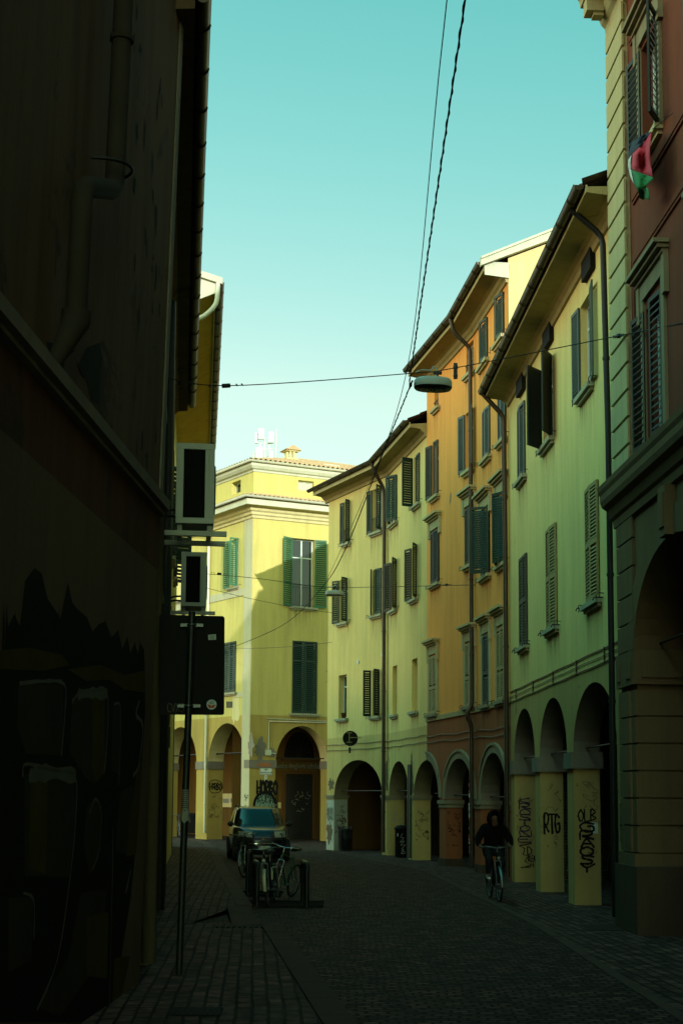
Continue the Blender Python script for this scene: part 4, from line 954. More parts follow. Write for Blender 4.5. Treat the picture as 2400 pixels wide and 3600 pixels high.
# a corner path that keeps both outward normals
facsH[0].n = FHl.n
mb = MB(); sweep(mb, facsH, [(-.02, 14.42), (.06, 14.45), (.09, 14.55), (.16, 14.60), (.18, 14.70), (.26, 14.76), (.30, 14.86), (.34, 14.90), (.62, 14.92), (.62, 15.16), (.66, 15.18), (-.05, 15.22)]); mb.build('cornice', M['ochre_pale'], HF)
mb = MB(); sweep(mb, facsH, [(.60, 14.93), (.645, 14.93), (.645, 15.17), (.60, 15.17)]); mb.build('fascia', M['white_trim'], HF)
def gutter_h(o, z, r):
    mb = MB(); prof = [(o+r*math.cos(t), z+r*math.sin(t)) for t in [PI+PI*k/8 for k in range(9)]]; sweep(mb, facsH, prof+[(o+r+.012, z+.015)], 0, 0, 0, False, True); mb.build('gutter', M['pale_gutter'], HF)
gutter_h(.74, 15.30, .085)
mb = MB(); a = offset_path(facsH, .74); b = offset_path(facsH, .02); zv = lambda p, z: Vector((p.x, p.y, z))
for k in (0, 1): tile_roof(mb, (zv(a[k], 15.31), zv(a[k+1], 15.31)), (zv(b[k], 15.56), zv(b[k+1], 15.56)), .22, .04, 2)
mb.build('skirt_roof', M['terracotta'], HF)
mb = MB(); sweep(mb, facsH, [(-.02, 16.55), (.04, 16.58), (.06, 16.66), (.15, 16.70), (.24, 16.82), (.24, 16.98), (-.05, 17.0)]); mb.build('attic_cornice', M['white_trim'], HF)
gutter_h(.33, 17.02, .08)
mb = MB(); a = offset_path(facsH, .33); b = offset_path(facsH, -5.2)
for k in (0, 1): tile_roof(mb, (zv(a[k], 17.05), zv(a[k+1], 17.05)), (zv(b[k], 18.75), zv(b[k+1], 18.75)), .24, .05, 14)
c_ = offset_path(facsH, -10.5)
for k in (0, 1): mb.face([zv(b[k], 18.75), zv(b[k+1], 18.75), zv(c_[k+1], 17.0), zv(c_[k], 17.0)])
mb.build('roof', M['terracotta'], HF)
mb = MB(); p = FHr.p(4.7, 17.72, -2.1); mb.box((p.x, p.y, p.z), (.8, .9, .06), 0, .45); mb.build('skylight', M['pale_gutter'], HF)
window(HF, FHr, h1, 'lit_green', angs=(158, 170), depth=.3, sillm='sill_stone', rail=True, pitch=.095)
window(HF, FHr, h2, 'green_paint', angs=(2, 2), depth=.26, pitch=.095, mid=None)
window(HF, FHl, i1, 'lit_green', angs=(88, 166), depth=.3, pitch=.095); window(HF, FHl, i2, 'green_paint', angs=(0, 0), depth=.26, pitch=.095)
for h in more_l: window(HF, FHl, h, 'lit_green', angs=(165, 165) if h[2] > 10 else (0, 0), depth=.26, pitch=.095)
window(HF, FHr, atR, 'lit_green', leaves=False, sill=False, depth=.26, frame='white_trim', blind='white_trim'); window(HF, FHl, atL, 'lit_green', leaves=False, sill=False, depth=.34)
u = FHl.pix(737, 2250)[0]; downpipe(HF, [FHl.p(u, 15.2, .74), FHl.p(u, 14.3, .12), FHl.p(u, .3, .10)], .06, 'pale_gutter')
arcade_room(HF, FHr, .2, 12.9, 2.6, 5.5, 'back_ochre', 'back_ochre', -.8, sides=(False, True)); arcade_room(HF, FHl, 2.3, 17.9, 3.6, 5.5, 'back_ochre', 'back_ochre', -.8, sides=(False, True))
for F, a in ((FHl, arL), (FHl, arL2), (FHr, arR)):
    mb = MB(); mb.tube([F.p(a['a'], 3.95 if F is FHl else 3.72, -.4), F.p(a['b'], 3.95 if F is FHl else 3.72, -.4)], .035 if F is FHl else .022, 6); mb.build('tie_rod', M['iron'], HF)
# shop front behind the right arch
o = -2.58
dA = FHr.span(1001, 1096, 2722, 2960, o); D0, D1 = dA[0], dA[1]
mb = MB()
for a, b, c, d in ((D0-.16, D0, 0, dA[3]+.16), (D1, D1+.16, 0, dA[3]+.16), (D0, D1, dA[3], dA[3]+.16)): fbox(mb, FHr, a, b, c, d, o, o+.09)
mb.build('shop_frame', M['shop_brown'], HF); roller(HF, FHr, D0, D1, .02, dA[3], o+.05, 'iron')
mb = MB(); lun = dict(c=(D0+D1)/2, h=(D1-D0)/2+.1, s=dA[3]+.75, t=dA[3]+2.0, a=D0-.1, b=D1+.1); arc_band(mb, FHr, lun, .14, .08)
lo_ = [v for v in mb.v]; mb.v = [tuple(Vector(v)+FHr.n*o) for v in mb.v]; fbox(mb, FHr, D0-.2, D1+.2, dA[3]+.62, dA[3]+.72, o, o+.1); mb.build('shop_lunette', M['shop_brown'], HF)
mb = MB(); N = 16; pts = [FHr.p(lun['c']+lun['h']*math.cos(PI*k/N), lun['s']+(lun['t']-lun['s'])*math.sin(PI*k/N), o+.01) for k in range(N+1)]; mb.face(pts); mb.build('shop_fanlight', M['black_paint'], HF)
mb = MB()
for k in range(1, 8): stroke(mb, FHr, [(lun['c'], lun['s']), (lun['c']+lun['h']*math.cos(PI*k/8)*.95, lun['s']+(lun['t']-lun['s'])*math.sin(PI*k/8)*.95)], .03, o+.03)
mb.build('fanlight_bars', M['iron'], HF)
text_mesh('antica drogheria calzolari', .36, 'paper_dim', HF, FHr.p((D0+D1)/2, dA[3]+.38, o+.06), FHr.d, (0, 0, 1), 'shop_lettering', .012, sx=.62)
mb = MB(); rs = random.Random(5); scribble(mb, FHr, D0+.1, D1-.1, 1.3, 2.3, 14, .022, 0, o+.075, rs); mb.build('graffiti', M['paper_dim'], HF)
mb = MB(); fbox(mb, FHr, D0-.34, D0-.20, 1.45, 1.72, o, o+.03); mb.build('door_plate', M['ochre_pale'], HF)
# conduit and junction box on the pier
mb = MB(); pj = [FHr.pix(1145, 2541), FHr.pix(945, 2536), FHr.pix(943, 2640)]
mb.tube([FHr.p(*pj[0], .03), FHr.p(*pj[1], .03), FHr.p(*pj[2], .03)], .028, 6); mb.tube([FHr.p(*FHr.pix(1145, 2536), .03), FHr.p(*FHr.pix(938, 2526), .03)], .018, 6)
u, z = FHr.pix(941, 2646); fbox(mb, FHr, u-.14, u+.14, z-.12, z+.12, 0, .09); mb.tube([FHr.p(u, z, .04), FHr.p(1.22, z-.04, .04)], .025, 6); mb.build('conduit', M['white_trim'], HF)
# worn plaster
mb = MB(); rb = random.Random(21)
u, z = FHr.pix(915, 2635); blotch(mb, FHr, u, z, .55, 1.0, .006, 26, rb); u, z = FHr.pix(955, 2645); blotch(mb, FHr, u, z, .4, .4, .007, 20, rb); u, z = FHl.pix(885, 2620); blotch(mb, FHl, u+.02, z, .5, .9, .030, 24, rb); mb.build('bare_patch', M['grey_render'], HF)
mb = MB(); u, z = FHr.pix(930, 2688); blotch(mb, FHr, u, z, .7, .16, .046, 26, rb); mb.build('rust_patch', M['red_render'], HF)
mb = MB(); u, z = FHl.pix(820, 2480); blotch(mb, FHl, u-.2, z, .8, 1.5, .006, 24, rb, 0, .25); mb.build('repair_patch', M['ochre_pale'], HF)
for x0, x1 in ((797, 806), (808, 818)): mb = MB(); fbox(mb, FHl, *FHl.span(x0, x1, 2466, 2488), -.01, .02); mb.build('wall_grille', M['grey_wood'], HF)
# graffiti on the piers
mb = MB(); u, z = FHr.pix(904, 2790); tagtext(mb, FHr, 'HORBO', u, z, .98, .55, .10, .016); u, z = FHr.pix(906, 2822); tagtext(mb, FHr, 'ROMAN', u, z, .98, .46, .035, .018)
rg = random.Random(9); scribble(mb, FHl, .08, .40, 1.0, 2.4, 9, .03, 0, .028, rg); mb.build('graffiti', M['spray_black'], HF)
pl = side_face(FHl, 3.94, .8); mb = MB(); tagtext(mb, pl, 'HhRBO', .12, 2.28, .62, .30, .045, .008)
stroke(mb, pl, smooth_line([(.06, 2.42), (.12, 2.66), (.4, 2.74), (.7, 2.62), (.76, 2.4), (.6, 2.18), (.2, 2.16), (.06, 2.42)]), .035, .009); mb.build('graffiti', M['spray_black'], HF)
mb = MB(); scribble(mb, pl, .08, .72, 1.0, 2.05, 26, .012, 0, .007, rg); mb.build('graffiti', M['grey_wood'], HF)
mb = MB(); u0, z0 = FHr.pix(931, 2833); N = 24; mb.face([FHr.p(u0+.48*math.cos(PI*2*k/N), z0+.0+.56*math.sin(PI*2*k/N), .010) for k in range(N)]); mb.build('graffiti_fill', M['spray_teal'], HF)
mb = MB(); stroke(mb, FHr, [(u0+.52*math.cos(PI*k/12), z0+.60*math.sin(PI*k/12)) for k in range(13)], .12, .013)
for sx, w in ((-.14, .20), (.26, .12)):
    stroke(mb, FHr, [(u0+sx+w*math.cos(PI*k/8), z0+.12+.13*math.sin(PI*k/8)) for k in range(9)], .022, .014); stroke(mb, FHr, [(u0+sx+w*.6*math.cos(2*PI*k/10), z0+.02+.10*math.sin(2*PI*k/10)) for k in range(11)], .018, .015)
mb.build('graffiti', M['spray_black'], HF)
# chimneys
def chimney(px, pyb, pyt, pw, Y, big):
    b = atY(px, pyb, Y); t = atY(px, pyt, Y); w = pw/FP*Y; h = t.z-b.z; mb = MB()
    mb.box((b.x, b.y, b.z+h*.10-.5), (w*.78, w*.78, h*.2+1.0), 0, .45); mb.box((b.x, b.y, b.z+h*.24), (w*.92, w*.92, h*.06), 0, .45)
    for a in range(8):
        an = a*PI/4+.45+PI/8; mb.box((b.x+w*.33*math.cos(an), b.y+w*.33*math.sin(an), b.z+h*.47), (w*.15, w*.15, h*.40), 0, .45)
    mb.box((b.x, b.y, b.z+h*.70), (w*.95, w*.95, h*.06), 0, .45); o = mb.build('chimney', M['ochre_pale'], HF)
    r = MB(); s, c = math.sin(.45), math.cos(.45); q = lambda x, y, z: (b.x+x*c-y*s, b.y+x*s+y*c, b.z+z)
    e = w*.62; r.prism([q(-e, -e, h*.73), q(e, -e, h*.73), q(0, -e, h)], Vector(q(0, e, 0))-Vector(q(0, -e, 0))); r.build('chimney_cap', M['terracotta'], o)
chimney(1020, 1632, 1570, 50, 67.5, True); chimney(827, 1678, 1644, 26, 70, False)
# antennas on the roof
AN = thing('antenna_mast', 'white phone mast with panel antennas rising over the corner house roof', 'antenna'); Y = 69.0
def A3(x, y): return atY(x, y, Y)
mb = MB(); 
mb.tube([A3(930, 1700), A3(930, 1540)], .06, 8); mb.tube([A3(915, 1640), A3(915, 1552)], .04, 8); mb.tube([A3(946, 1640), A3(946, 1552)], .04, 8)
for y in (1560, 1580, 1605): mb.tube([A3(912, y), A3(960, y-2)], .03, 6)
mb.build('mast', M['white_frame'], AN)
for x0, x1, y0, y1, dy in ((908, 931, 1511, 1549, 0), (896, 908, 1522, 1560, .2), (944, 964, 1521, 1560, .1), (899, 926, 1577, 1644, 0), (889, 899, 1588, 1648, .2), (945, 962, 1588, 1630, .1)):
    a, b = A3(x0, y1), A3(x1, y0); mb = MB(); mb.box(((a.x+b.x)/2, Y-.25+dy, (a.z+b.z)/2), (b.x-a.x, .16, b.z-a.z)); bevel(mb.build('panel_antenna', M['white_frame'], AN), .03)
A2 = thing('aerial', 'thin whip aerial beside the white phone mast on the roof', 'antenna'); mb = MB(); mb.tube([A3(966, 1650), A3(972, 1507)], .03, 6); mb.tube([A3(968, 1610), A3(972, 1530)], .05, 6); mb.build('mast', M['white_frame'], A2)

# ------------------------------------------------------------------ L1: dark wall on the left, close to the viewer
L1 = thing('dark_house', 'dark plastered house on the left with a stone ledge and a graffiti covered base', 'building'); F = FL1; E1 = F.L
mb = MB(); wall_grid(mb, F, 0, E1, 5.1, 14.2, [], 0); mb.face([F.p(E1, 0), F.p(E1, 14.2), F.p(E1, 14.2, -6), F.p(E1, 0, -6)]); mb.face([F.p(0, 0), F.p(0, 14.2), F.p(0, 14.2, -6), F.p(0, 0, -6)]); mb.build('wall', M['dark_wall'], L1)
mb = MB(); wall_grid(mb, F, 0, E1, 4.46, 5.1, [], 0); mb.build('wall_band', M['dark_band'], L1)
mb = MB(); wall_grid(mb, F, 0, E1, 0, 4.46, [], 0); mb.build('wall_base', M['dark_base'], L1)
mb = MB(); sweep(mb, [F], [(5.05*F.lean-.01, 5.05), (5.05*F.lean+.05, 5.07), (5.05*F.lean+.05, 5.11), (5.05*F.lean+.10, 5.13), (5.05*F.lean+.11, 5.235), (5.05*F.lean-.01, 5.26)], 0, 0, .02); mb.build('ledge', M['grey_render'], L1)
mb = MB(); fbox(mb, F, E1-.16, E1+.004, 5.27, 14.2, -.01, .02); mb.build('corner_strip', M['grey_render'], L1)
mb = MB(); fbox(mb, F, -.2, E1+.2, 14.2, 14.32, -6, .3); mb.face([F.p(-.2, 14.33, .3), F.p(E1+.2, 14.33, .3), F.p(E1+.2, 15.2, -3.2), F.p(-.2, 15.2, -3.2)]); mb.face([F.p(-.2, 15.2, -3.2), F.p(E1+.2, 15.2, -3.2), F.p(E1+.2, 14.33, -6.2), F.p(-.2, 14.33, -6.2)]); mb.build('roof', M['dark_tile'], L1)
# dog-legged rain pipe
q = lambda x, y, o=.16: F.p(*F.pix(x, y, o), o)
ub_, _ = F.pix(404, 640, .16); ua_, _ = F.pix(292, 650, .16)
zt = F.pix(404, 672, .16)[1]; za = F.pix(290, 640, .16)[1]; zb = F.pix(228, 1050, .16)[1]
downpipe(L1, [F.p(ub_, 12.5, .16), F.p(ub_, zt, .16), F.p(ua_, za-.02, .16), F.p(ua_, zb, .16)], .085, 'dull_pipe')
zc_ = F.pix(170, 1250, .1)[1]
mb = MB(); mb.tube([F.p(ua_, zb+.03, .16), F.p(ua_, zb-.06, .16), F.p(ua_-.05, zb-.1, .16), F.p(ua_-.16, zc_, .02)], [.115, .115, .10, .05], 12); mb.build('pipe_shoe', M['dull_pipe'], L1)
mb = MB(); u, z = F.pix(418, 598, .2); mb.tube([F.p(u-.02+.23*math.cos(t), z, .02+.30*math.sin(t)) for t in [PI*k/14 for k in range(15)]], .016, 6); mb.build('iron_ring', M['iron'], L1)
# peeling patches and spray paint, traced on to the wall itself
def wpoly(mb, F, pts, o, m=0): mb.face([F.p(*F.pix(x, y, o), o) for x, y in pts], m)
C2 = lambda L: [(x/1.96, 1200+y/1.96) for x, y in L]
C3 = lambda L: [(x/1.96, 2400+y/1.96) for x, y in L]
mb = MB(); wpoly(mb, F, C2([(540, 160), (600, 40), (690, 10), (710, 120), (690, 300), (690, 440), (630, 400), (600, 260), (560, 230)]), .005); wpoly(mb, F, C2([(320, 0), (400, 20), (520, 60), (450, 130), (410, 330), (360, 160)]), .005)
rp = random.Random(31)
for k in range(26):
    x, y = rp.uniform(470, 590), rp.uniform(20, 1150); u, z = F.pix(x, y); blotch(mb, F, u, z, rp.uniform(.03, .10), rp.uniform(.05, .30), .004+k*.0002, 12, rp, 0, .5)
for k in range(14):
    x, y = rp.uniform(360, 560), rp.uniform(1480, 1800); u, z = F.pix(x, y)
    if z > 5.3: blotch(mb, F, u, z, rp.uniform(.04, .14), rp.uniform(.05, .2), .004+k*.0002, 12, rp, 0, .5)
mb.build('peeled_patch', M['peeled'], L1)
mb = MB(); wpoly(mb, F, C2([(0, 2400), (0, 2240), (60, 1960), (100, 1880), (140, 1960), (175, 1650), (240, 1560), (290, 1600), (330, 1770), (420, 1910), (470, 1660), (500, 1800), (540, 1850), (600, 1900), (640, 2000), (680, 1950), (730, 1930), (770, 2040), (815, 1990), (845, 2120), (880, 2030), (900, 2150), (930, 2070), (950, 2150), (972, 2080), (995, 2130), (1003, 2400)]), .006)
wpoly(mb, F, C3([(0, -10), (1000, -10), (1000, 200), (960, 900), (900, 1500), (760, 2340), (200, 2340), (0, 2340)]), .0062); rd = random.Random(5)
for k in range(34):
    x = rd.uniform(20, 985); y = 1900+.22*x+rd.uniform(-120, 120); w = rd.uniform(6, 16); wpoly(mb, F, C2([(x-w, y+260), (x-w*.4, y+rd.uniform(20, 90)), (x, y-rd.uniform(0, 120)), (x+w*.5, y+rd.uniform(20, 90)), (x+w, y+260)]), .0064+k*.00002)
mb.build('graffiti', M['spray_black'], L1)
mb = MB()
for P in (C2([(0, 2130), (200, 2110), (430, 2160), (480, 2230), (300, 2270), (0, 2260)]), C2([(470, 2260), (700, 2230), (860, 2300), (1000, 2270), (1000, 2420), (860, 2400), (760, 2330), (600, 2340)]), C3([(640, 100), (720, 100), (720, 620), (660, 690), (640, 600)]), C3([(215, 680), (330, 670), (320, 1320), (200, 1280)]), C3([(600, 1620), (750, 1580), (740, 2040), (600, 2020)]), C3([(940, 620), (985, 520), (940, 1180), (870, 1200), (900, 900)]), C3([(790, 1900), (900, 1880), (820, 2250), (770, 2300)])):
    wpoly(mb, F, P, .0085)
mb.build('graffiti', M['spray_ochre'], L1)
mb = MB()
for P in (C3([(130, 10), (440, 10), (430, 500), (180, 490), (120, 300)]), C3([(500, 120), (560, 60), (730, 60), (740, 600), (650, 700), (600, 660), (480, 480)]), C3([(780, 130), (830, 150), (825, 640), (770, 600)]), C3([(170, 630), (510, 620), (520, 900), (480, 1340), (170, 1330)]), C3([(600, 860), (660, 790), (700, 900), (680, 1200), (620, 1330), (580, 1100)]), C3([(830, 760), (920, 700), (880, 1180), (800, 1160)]), C3([(560, 1450), (740, 1420), (700, 1900), (420, 2300), (260, 2240), (470, 1900)]), C3([(60, 1480), (230, 1480), (220, 1900), (60, 2000)])):
    wpoly(mb, F, P, .0075)
mb.build('graffiti', M['spray_fill'], L1)
mb = MB()
def wst(pts, w): stroke(mb, F, smooth_line([F.pix(x, y, .0095) for x, y in C3(pts)], 4), w, .0095, 0, .3)
wst([(140, 5), (300, -10), (445, 10), (450, 200), (425, 500)], .028); wst([(500, 130), (550, 70), (640, 60), (735, 65), (745, 300), (720, 620)], .03); wst([(790, 150), (830, 160), (832, 400), (820, 700)], .02)
wst([(160, 640), (180, 560), (350, 600), (515, 640), (525, 900), (490, 1300), (400, 1900), (260, 2250)], .03); wst([(620, 900), (660, 800), (700, 900), (685, 1150), (640, 1290)], .022); wst([(960, 130), (940, 220), (985, 300), (960, 560), (920, 640)], .05)
wst([(215, 640), (350, 620), (515, 640)], .12); wst([(545, 80), (640, 70), (735, 75)], .1); wst([(780, 1000), (775, 1400), (755, 2300)], .022); wst([(165, 1450), (235, 1500), (235, 1760)], .02); wst([(900, 1300), (870, 1440)], .05)
mb.build('graffiti', M['spray_grey'], L1)

# ------------------------------------------------------------------ L2: next house on the left, seen almost edge-on
L2 = thing('narrow_house', 'dark house seen edge on beyond the graffiti wall with pipes and air conditioners', 'building'); F = FL2; E2 = F.L
hs = [(2.6+3.6*k, 3.7+3.6*k, z, z+1.7) for k in range(4) for z in (5.2, 8.2)]
doors = [(2.2+3.6*k, 4.4+3.6*k, .02, 2.9) for k in range(4)]
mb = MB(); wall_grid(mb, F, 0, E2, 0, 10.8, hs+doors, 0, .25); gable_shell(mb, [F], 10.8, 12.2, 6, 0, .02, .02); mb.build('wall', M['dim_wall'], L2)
for h in hs: window(L2, F, h, 'black_green', angs=(176, 176), pitch=.1)
for k, d in enumerate(doors): roller(L2, F, d[0], d[1], d[2], d[3], -.18)
mb = MB(); sweep(mb, [F], [(-.02, 10.4), (.06, 10.42), (.08, 10.55), (.16, 10.65), (.25, 10.74), (.46, 10.76), (.46, 10.88), (-.05, 10.92)], 0, .55, .05); mb.build('eave', M['dark_wall'], L2)
gutter_run(L2, [F], .55, 10.92, .085, 'gutter', .55, .08); simple_roof(L2, [F], 10.95, 12.3, 6, .5, 'dark_tile', .55)
for k in range(4):
    u = 1.5+3.6*k; mb = MB(); fbox(mb, F, u, u+.45, 0, 3.6, -.01, .12); mb.build('pilaster', M['dim_wall'] if k else M['cornice'], L2)
for u, r, z0, z1, o in ((12.2, .08, .1, 10.7, .13), (.95, .085, .1, 10.6, .13), (8.6, .09, .1, 10.6, .14), (5.3, .05, 1, 10, .08)):
    mb = MB(); mb.tube([F.p(u, z0, o), F.p(u, z1, o)], r, 10); mb.build('drainpipe', M['iron'] if u > 1 else M['dim_wall'], L2)
for k in range(7):
    u = 4.6+1.7*k; mb = MB(); mb.tube(smooth_line([tuple(F.p(u+.2*math.sin(j*2.1+k), 5.2-j*.6, .06+.05*math.sin(j*1.7+k))) for j in range(8)], 4), .014, 5); mb.build('wall_cable', M['black_rubber'], L2)
for k, (u, z) in enumerate(((5.2, 3.2), (8.9, 2.9), (12.5, 3.4), (14.0, 3.0))): mb = MB(); fbox(mb, F, u, u+.5, z, z+.42, .02, .22); mb.build('meter_box', M['dim_wall'], L2)
rs = random.Random(8); mb = MB()
for k in range(24):
    u = rs.choice((1.53, 5.13, 8.73, 12.33))+rs.uniform(0, .3); z = rs.uniform(.8, 2.8); fbox(mb, F, u, u+rs.uniform(.05, .12), z, z+rs.uniform(.05, .14), .121, .124, k % 2)
mb.build('sticker', [M['paper_dim'], M['paper']], L2)

# ------------------------------------------------------------------ L3: tall yellow house beyond, with a deep boarded eave
L3 = thing('eaves_house', 'tall yellow house on the left with a deep boarded eave and white fascia', 'building'); F = FL3
hs = [(2.5+3.6*k, 3.6+3.6*k, z, z+1.9) for k in range(3) for z in (4.6, 8.4)]
zE = 13.62
mb = MB(); wall_grid(mb, F, 0, F.L, 0, zE-.5, hs, 0, .22); gable_shell(mb, [F], zE-.5, zE+.7, 6, 0, .0, .0); mb.build('wall', M['ochre'], L3)
for h in hs: window(L3, F, h, 'green_paint', angs=(170, 120), pitch=.11)
mb = MB(); sweep(mb, [F], [(-.02, zE-.62), (.60, zE-.38), (.60, zE-.30), (-.02, zE-.40)], 0, .4, 0); mb.build('eave', M['soffit_yellow'], L3)
mb = MB(); sweep(mb, [F], [(.602, zE-.36), (1.02, zE-.20), (1.02, zE-.10), (.602, zE-.2)], 0, .4, 0); mb.build('eave_board', M['soffit_yellow'], L3)
mb = MB(); sweep(mb, [F], [(1.022, zE-.24), (1.05, zE-.24), (1.05, zE), (1.022, zE)], 0, .4, 0)
mb.prism([F.p(-.4, zE-.22, 1.04), F.p(-.4, zE-.46, .5), F.p(-.4, zE-.66, -.1), F.p(-.4, zE+.35, -.1), F.p(-.4, zE+.02, 1.06)], -F.d*.03)
mb.prism([F.p(-.42, zE-.03, 1.20), F.p(-.42, zE+.42, -.3), F.p(-.42, zE+.56, -.3), F.p(-.42, zE+.12, 1.20)], -F.d*.09)
mb.build('fascia', M['white_trim'], L3)
gutter_run(L3, [F], 1.13, zE+.04, .10, 'gutter', .42, 0)
downpipe(L3, [F.p(-.47, zE, 1.10), F.p(-.47, zE-.5, 1.08), F.p(-.47, zE-.8, .8), F.p(-.47, zE-1.1, .1), F.p(-.47, zE-2.0, .05)], .055, 'pale_gutter', joints=False)
simple_roof(L3, [F], zE+.06, zE+1.3, 6, 1.08, 'dark_tile', .4)
L4 = thing('low_house', 'low dark house end standing before the ochre corner house on the left', 'building'); F = FL4
mb = MB(); wall_grid(mb, F, 0, F.L, 0, 5.6, [(1, 2.4, .02, 2.6), (4, 5.4, .02, 2.6)], 0, .2); gable_shell(mb, [F], 5.6, 6.6, 4, 0, .02, .02); mb.build('wall', M['dim_wall'], L4)
for a_, b_ in ((1, 2.4), (4, 5.4)): roller(L4, F, a_, b_, .02, 2.6, -.12)
simple_roof(L4, [F], 5.65, 6.7, 4, .3)
# ------------------------------------------------------------------ air conditioners, sign, lamps, wires
def ac_unit(Yc, z0, z1, o0, o1, ln, label):
    F = FL2; u0 = (Yc-F.A.y)/F.d.y; r = thing('air_conditioner', label, 'air conditioner', (0, 0, 0), 'air conditioners on the dark house')
    mb = MB(); fbox(mb, F, u0+.03, u0+ln, z0, z1, o0, o1); bevel(mb.build('casing', M['ac_white'], r), .015)
    w = o1-o0; mb = MB()    # end frame round the coil
    fbox(mb, F, u0, u0+.029, z0+.07, z1-.07, o0, o0+w*.19); fbox(mb, F, u0, u0+.029, z0+.07, z1-.07, o1-w*.25, o1); fbox(mb, F, u0-.002, u0+.029, z1-.07, z1+.004, o0-.004, o1+.004); fbox(mb, F, u0, u0+.029, z0, z0+.07, o0, o1)
    fbox(mb, F, u0-.008, u0, z0+.16, z1-.12, o1-w*.16, o1-w*.13)
    bevel(mb.build('end_panel', M['ac_white'], r), .006)
    mb = MB(); fbox(mb, F, u0+.012, u0+.028, z0+.07, z1-.07, o0+w*.19, o1-w*.25)
    z = z0+.09
    while z < z1-.09: fbox(mb, F, u0+.006, u0+.012, z, z+.008, o0+w*.2, o1-w*.26); z += .024
    mb.build('coil', M['ac_coil'], r)
    mb = MB(); c = F.p(u0+ln*.42, (z0+z1)/2, o1+.012)
    for q in (.1, .17, .24, .30): mb.tube([c+F.d*(q*math.cos(2*PI*k/20))+Vector((0, 0, q*math.sin(2*PI*k/20))) for k in range(20)], .006, 4, 0, False, True)
    mb.build('fan_grille', M['black_plastic'], r)
    for uu in (u0+.10, u0+ln-.12): 
        mb = MB(); fbox(mb, F, uu, uu+.05, z0-.13, z0-.07, .0, o1+.16); fbox(mb, F, uu, uu+.05, z0-.6, z0-.07, .0, .05); fbox(mb, F, uu-.01, uu+.06, z0-.07, z0-.001, o0+.02, o0+.08); fbox(mb, F, uu-.01, uu+.06, z0-.07, z0-.001, o1-.08, o1-.02); mb.build('bracket', M['ac_white'], r)
    mb = MB()
    for k in range(2): mb.tube(smooth_line([tuple(F.p(u0+.2, z0+.12+.08*k, o0)), tuple(F.p(u0+.18, z0+.10+.06*k, o0*.55)), tuple(F.p(u0+.15, z0-.05, .10)), tuple(F.p(u0+.12+.04*k, z0-1.4, .05))], 6), .017, 6)
    mb.build('pipe', M['black_rubber'], r); return r
ac_unit(16.8, 5.26, 6.24, .34, .80, .9, 'larger nearer air conditioner with dark grille above the back of the road sign')
ac_unit(24.4, 5.27, 6.22, .40, .84, .9, 'smaller looking air conditioner hung beneath and beyond the nearer one')

SG = thing('road_sign', 'black back of a large road sign clamped to a leaning grey pole', 'road sign'); Ys = 16.25
pb, pt = Vector((-1.79, 16.2, 0)), Vector((-1.715, 16.2, 4.10))
mb = MB(); mb.tube([pb, pt], .040, 14); mb.build('pole', M['dark_post'], SG)
q = lambda x, y, Y=Ys: atY(x, y, Y)
a, b, c, d = q(556, 2511), q(786, 2512), q(788, 2164), q(559, 2158); mb = MB(); dy = Vector((0, .03, 0)); off = Vector((0, .055, 0))
def rr(P, r=.03, n=4):
    out = []
    for i in range(4):
        p, l, m_ = P[i], P[i-1], P[(i+1) % 4]; e, f = (l-p).normalized()*r, (m_-p).normalized()*r
        for k in range(n+1): t = k/n; out.append(p+e*(1-t)**2+f*t**2)
    return out
mb.prism([v+off for v in rr([a, b, c, d])], dy); mb.build('panel', M['black_paint'], SG)
mb = MB()
for z in (3.02, 3.95):
    t = z/4.1; p = pb+(pt-pb)*t; mb.tube([p+Vector((.047*math.cos(k*PI/6), .047*math.sin(k*PI/6), 0)) for k in range(12)], .012, 5, 0, False, True); mb.box((p.x-.085, p.y+.035, z), (.09, .02, .035)); mb.box((p.x+.085, p.y+.035, z), (.09, .02, .035))
mb.build('clamp', M['steel'], SG)
ys = Ys+.052
def onsign(x, y): v = atY(x, y, Ys+.055); v.y = ys; return v
mb = MB(); mb.face([onsign(732, 2232), onsign(733, 2250), onsign(760, 2249), onsign(759, 2230)]); s_ = mb.build('sticker', M['paper'], SG)
mb = MB()
for k in range(5): y = 2235+k*2.8; mb.face([onsign(737+k % 2*2, y)-Vector((0, .001, 0)), onsign(737+k % 2*2, y+1)-Vector((0, .001, 0)), onsign(755-k % 3, y+1)-Vector((0, .001, 0)), onsign(755-k % 3, y)-Vector((0, .001, 0))])
mb.build('print', M['ink'], s_)
c = onsign(744, 2477); R_ = .060
def disc(c, r, dy_, n=28, a0=0, a1=2*PI): return [c+Vector((r*math.cos(a0+(a1-a0)*k/n), dy_, r*math.sin(a0+(a1-a0)*k/n))) for k in range(n+(0 if a1-a0 > 6 else 1))]
mb = MB(); mb.face(disc(c, R_, 0)); s_ = mb.build('sticker', M['paper'], SG)
mb = MB(); mb.face([c+Vector((x*R_, -.0015, z*R_)) for x, z in ((-.80, .02), (-.55, -.02), (-.25, -.02), (-.2, -.22), (.2, -.22), (.25, -.06), (.85, -.02), (.80, -.2), (.62, -.28), (.5, -.66), (-.5, -.66))]); mb.build('print', M['ink_red'], s_)
mb = MB(); mb.tube([c+Vector((R_*.97*math.cos(2*PI*k/28), -.001, R_*.97*math.sin(2*PI*k/28))) for k in range(28)], .002, 4, 0, False, True)
for x0, z0, x1, z1 in ((-.5, .1, -.45, .55), (-.45, .5, -.1, .6), (-.1, .55, -.15, .15), (-.5, .15, .4, .1), (0, .05, 0, .85), (.1, .5, .5, .55), (.5, .55, .4, .12), (-.3, .35, .35, .3)):
    A, B = c+Vector((x0*R_, -.002, z0*R_)), c+Vector((x1*R_, -.002, z1*R_)); mb.tube([A, B], .0022, 4)
mb.build('print', M['ink_blue'], s_)
